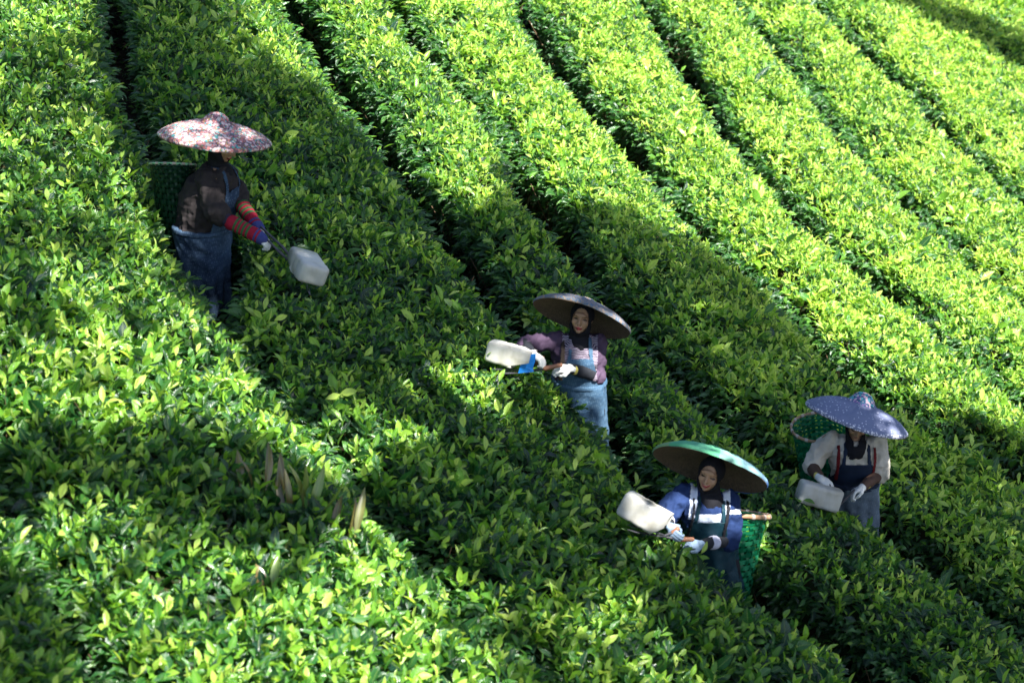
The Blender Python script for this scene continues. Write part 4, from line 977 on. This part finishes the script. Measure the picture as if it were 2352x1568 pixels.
P3 = person(dict(label='smiling person in a green and blue patchwork hat and blue shirt, holding shears left', Y=-2.13, feet=(1655, 1474), face=(-.15, -.98, 0), smile=1,
    hip=(1640, 1285), waist=(1624, 1232), chest=(1624, 1172, -.03), neck=(1630, 1134, -.04), head=(1633, 1085, -.08), hf=(-.34, -.93, -.02), hu=(.22, .0, .97), hk=1.04,
    a=dict(sh=(1570, 1130, -.02), el=(1528, 1182, -.12), wr=(1538, 1208, -.34), fwd=(.3, -.8, -.3), palm=(.8, .2, -.5)),
    b=dict(sh=(1682, 1150, .0), el=(1672, 1240, -.08), wr=(1612, 1250, -.3), fwd=(-1, -.15, .15), palm=(-.1, .3, -.9)),
    shirt=BLUE, sleeve=.08, slen=-.04, under=.2, fore=DARKS, glove=GREYG, band=WBAND,
    mask=lambda c, q: (((c[:, 2] > q['chest'][2]+.0) & (np.abs(np.abs((c-q['neck'])@q['tr'])-.115) < .024)) | ((np.abs(((c-q['arms']['b']['sh'])@nv(q['arms']['b']['el']-q['arms']['b']['sh']))-.06) < .016) & ((c-q['neck'])@q['tr'] < -.12)) | (((c-q['chest'])@q['tf'] > 0) & (np.abs((c-q['chest'])@q['tr']) < .12) & (c[:, 2] < q['neck'][2]-.085) & (c[:, 2] > q['chest'][2]-.02))).astype(float),
    apron=TEAL, skirt=(.172, .155), hem=(1660, 1440), bibtop=-.0, bibw=.12, packstraps=[(BLACK, .115, .012), (BLACK, -.115, .016)], hat=dict(c=(1632, 1074, .0), tilt=19, ratio=-.27, R=.41, kind='patch', height=.2, bump=.5)))
P4 = person(dict(label='person bent forward under a spotted lavender hat, wearing a beige shirt and dark apron', Y=-.42, feet=(1958, 1338), face=(-.1, -.99, 0),
    hip=(1964, 1160, .04), waist=(1963, 1100, -.02), chest=(1962, 1048, -.07), neck=(1964, 1012, -.12), head=(1970, 970, -.17), hf=(-.05, -.8, -.55), hu=(.1, -.5, .84), hk=1.,
    a=dict(sh=(1902, 1010, -.08), el=(1862, 1068, -.16), wr=(1884, 1098, -.38), fwd=(.75, -.5, -.45), palm=(.0, .3, -1)),
    b=dict(sh=(2022, 1012, -.08), el=(2019, 1088, -.12), wr=(1982, 1118, -.33), fwd=(-.85, -.35, -.3), palm=(.3, -.2, -.8)),
    shirt=BEIGE, sleeve=.072, slen=-.05, under=.15, fore=BRNS, glove=WHITEG, cuffring=YEL,
    apron=GREYD, bibmat=NAVY, skirt=(.17, .155), hem=(1962, 1300), bibtop=.02, bibw=.12, packstraps=[(REDS, .13, .014), (REDS, -.13, .014)], hat=dict(c=(1968, 960, -.14), tilt=17.5, ratio=.18, R=.395, kind='spots', height=.2)))

# ---------------------------------------------------------------- baskets
b1 = basket('green basket with a pale rim on the back of the person in the flowered hat', P1['U']((397, 378, .12)), P1['U']((412, 560, .12)), .17, .12, A3(.02, .4, .92), smat=STRIP_SHADED, rimmat=PALERIM, rimr=.007)
b3 = basket('green basket with a bamboo rim behind the smiling person in blue', P3['U']((1668, 1176, .3)), P3['U']((1672, 1372, .22)), .3, .13, A3(.1, .40, .9), rimr=.016)
b4 = basket('green basket with an open bamboo rim behind the person in beige', P4['U']((1886, 981, .22)), P4['U']((1893, 1130, .22)), .222, .14, A3(-.05, -.06, 1), rimr=.012)

# ---------------------------------------------------------------- shears
def shears(label, P, jug, jw, jh, up, handles, plate=None, blades=None, ring=None, cut=.25, wood=True, jt=1.02, rib=0.):
    U = P['U']; o = U(jug[1]); t = empty('tea_shears', tuple(o))
    j = can('plastic_can', t, o, U(jug[0]), U(jug[1]), up, jw, jh, JUGM, taper=jt, cut=cut, rib=rib)
    for h in handles:
        pts = [U(p) for p in h]; n = len(pts)
        rod('handle', t, o, pts[:2], [.0165, .018] if wood else [.009, .009], WOOD if wood else STEEL); 
        rod('tang', t, o, pts[1:], [.0125]+[.007]*(n-2), STEEL)
    b0, b1_ = U(blades[0]), U(blades[1]); blade('blade', t, o, b0, b1_, nv(up), .035); blade('blade', t, o, b0-A3(0, 0, .006), b1_-A3(0, 0, .02)+A3(0, -.03, 0), nv(up), -.035)
    tag(t, label, 'tea shears', 'tea shears with plastic catching cans'); return t, o, j
UPJ = A3(.1, .25, 1)
s1 = shears('steel-handled shears with a white can, resting on tea right of the flowered hat picker', P1, ((722, 634, -.8), (692, 594, -.5)), .11, .075, A3(.38, .1, .92),
    [((596, 532, -.4), (640, 577, -.47), (672, 606, -.5)), ((600, 522, -.3), (648, 566, -.43), (676, 600, -.48))], blades=((674, 612, -.5), (712, 668, -.75)), wood=False, cut=.5)
s2 = shears('wooden-handled shears with a white can and a blue plate', P2, ((1122, 802, -.22), (1222, 830, -.33)), .085, .078, UPJ,
    [((1288, 838, -.34), (1252, 846, -.34), (1220, 852, -.32)), ((1246, 822, -.3), (1232, 832, -.3), (1215, 850, -.31))], blades=((1222, 852, -.32), (1130, 848, -.36)), cut=.5)
s3 = shears('shears with a pale pinkish can, held by the smiling picker in blue', P3, ((1430, 1150, -.36), (1530, 1208, -.48)), .082, .088, A3(.42, .2, 1),
    [((1590, 1238, -.38), (1560, 1238, -.4), (1525, 1232, -.42)), ((1556, 1214, -.4), (1546, 1222, -.4), (1525, 1230, -.42))], blades=((1530, 1230, -.42), (1440, 1205, -.45)), cut=.2)
s4 = shears('shears with a ribbed white can, held by the picker in the spotted hat', P4, ((1834, 1125, -.52), (1925, 1150, -.5)), .082, .082, A3(.15, .25, 1),
    [((1962, 1125, -.38), (1945, 1142, -.42), (1926, 1162, -.48)), ((1905, 1112, -.42), (1915, 1138, -.46), (1924, 1160, -.48))], blades=((1928, 1162, -.48), (1840, 1160, -.55)), cut=0, wood=False, rib=.012)
# the blue plate closing the front of the can of the second shears
t, o, _ = s2; U2 = P2['U']
pts = [U2(p)-o for p in ((1190, 857, -.38), (1196, 836, -.38), (1205, 822, -.38), (1216, 815, -.375), (1231, 812, -.37), (1229, 830, -.37), (1224, 845, -.37), (1226, 854, -.38))]
V = [tuple(p) for p in pts]+[tuple(p+A3(.0, .004, .001)) for p in pts]; n = len(pts)
me = bpy.data.meshes.new('guard_plate'); me.from_pydata(V, [], [tuple(range(n))[::-1], tuple(range(n, 2*n))]+[(i, (i+1) % n, n+(i+1) % n, n+i) for i in range(n)]); me.update(); link('guard_plate', me, BLUEP, t)
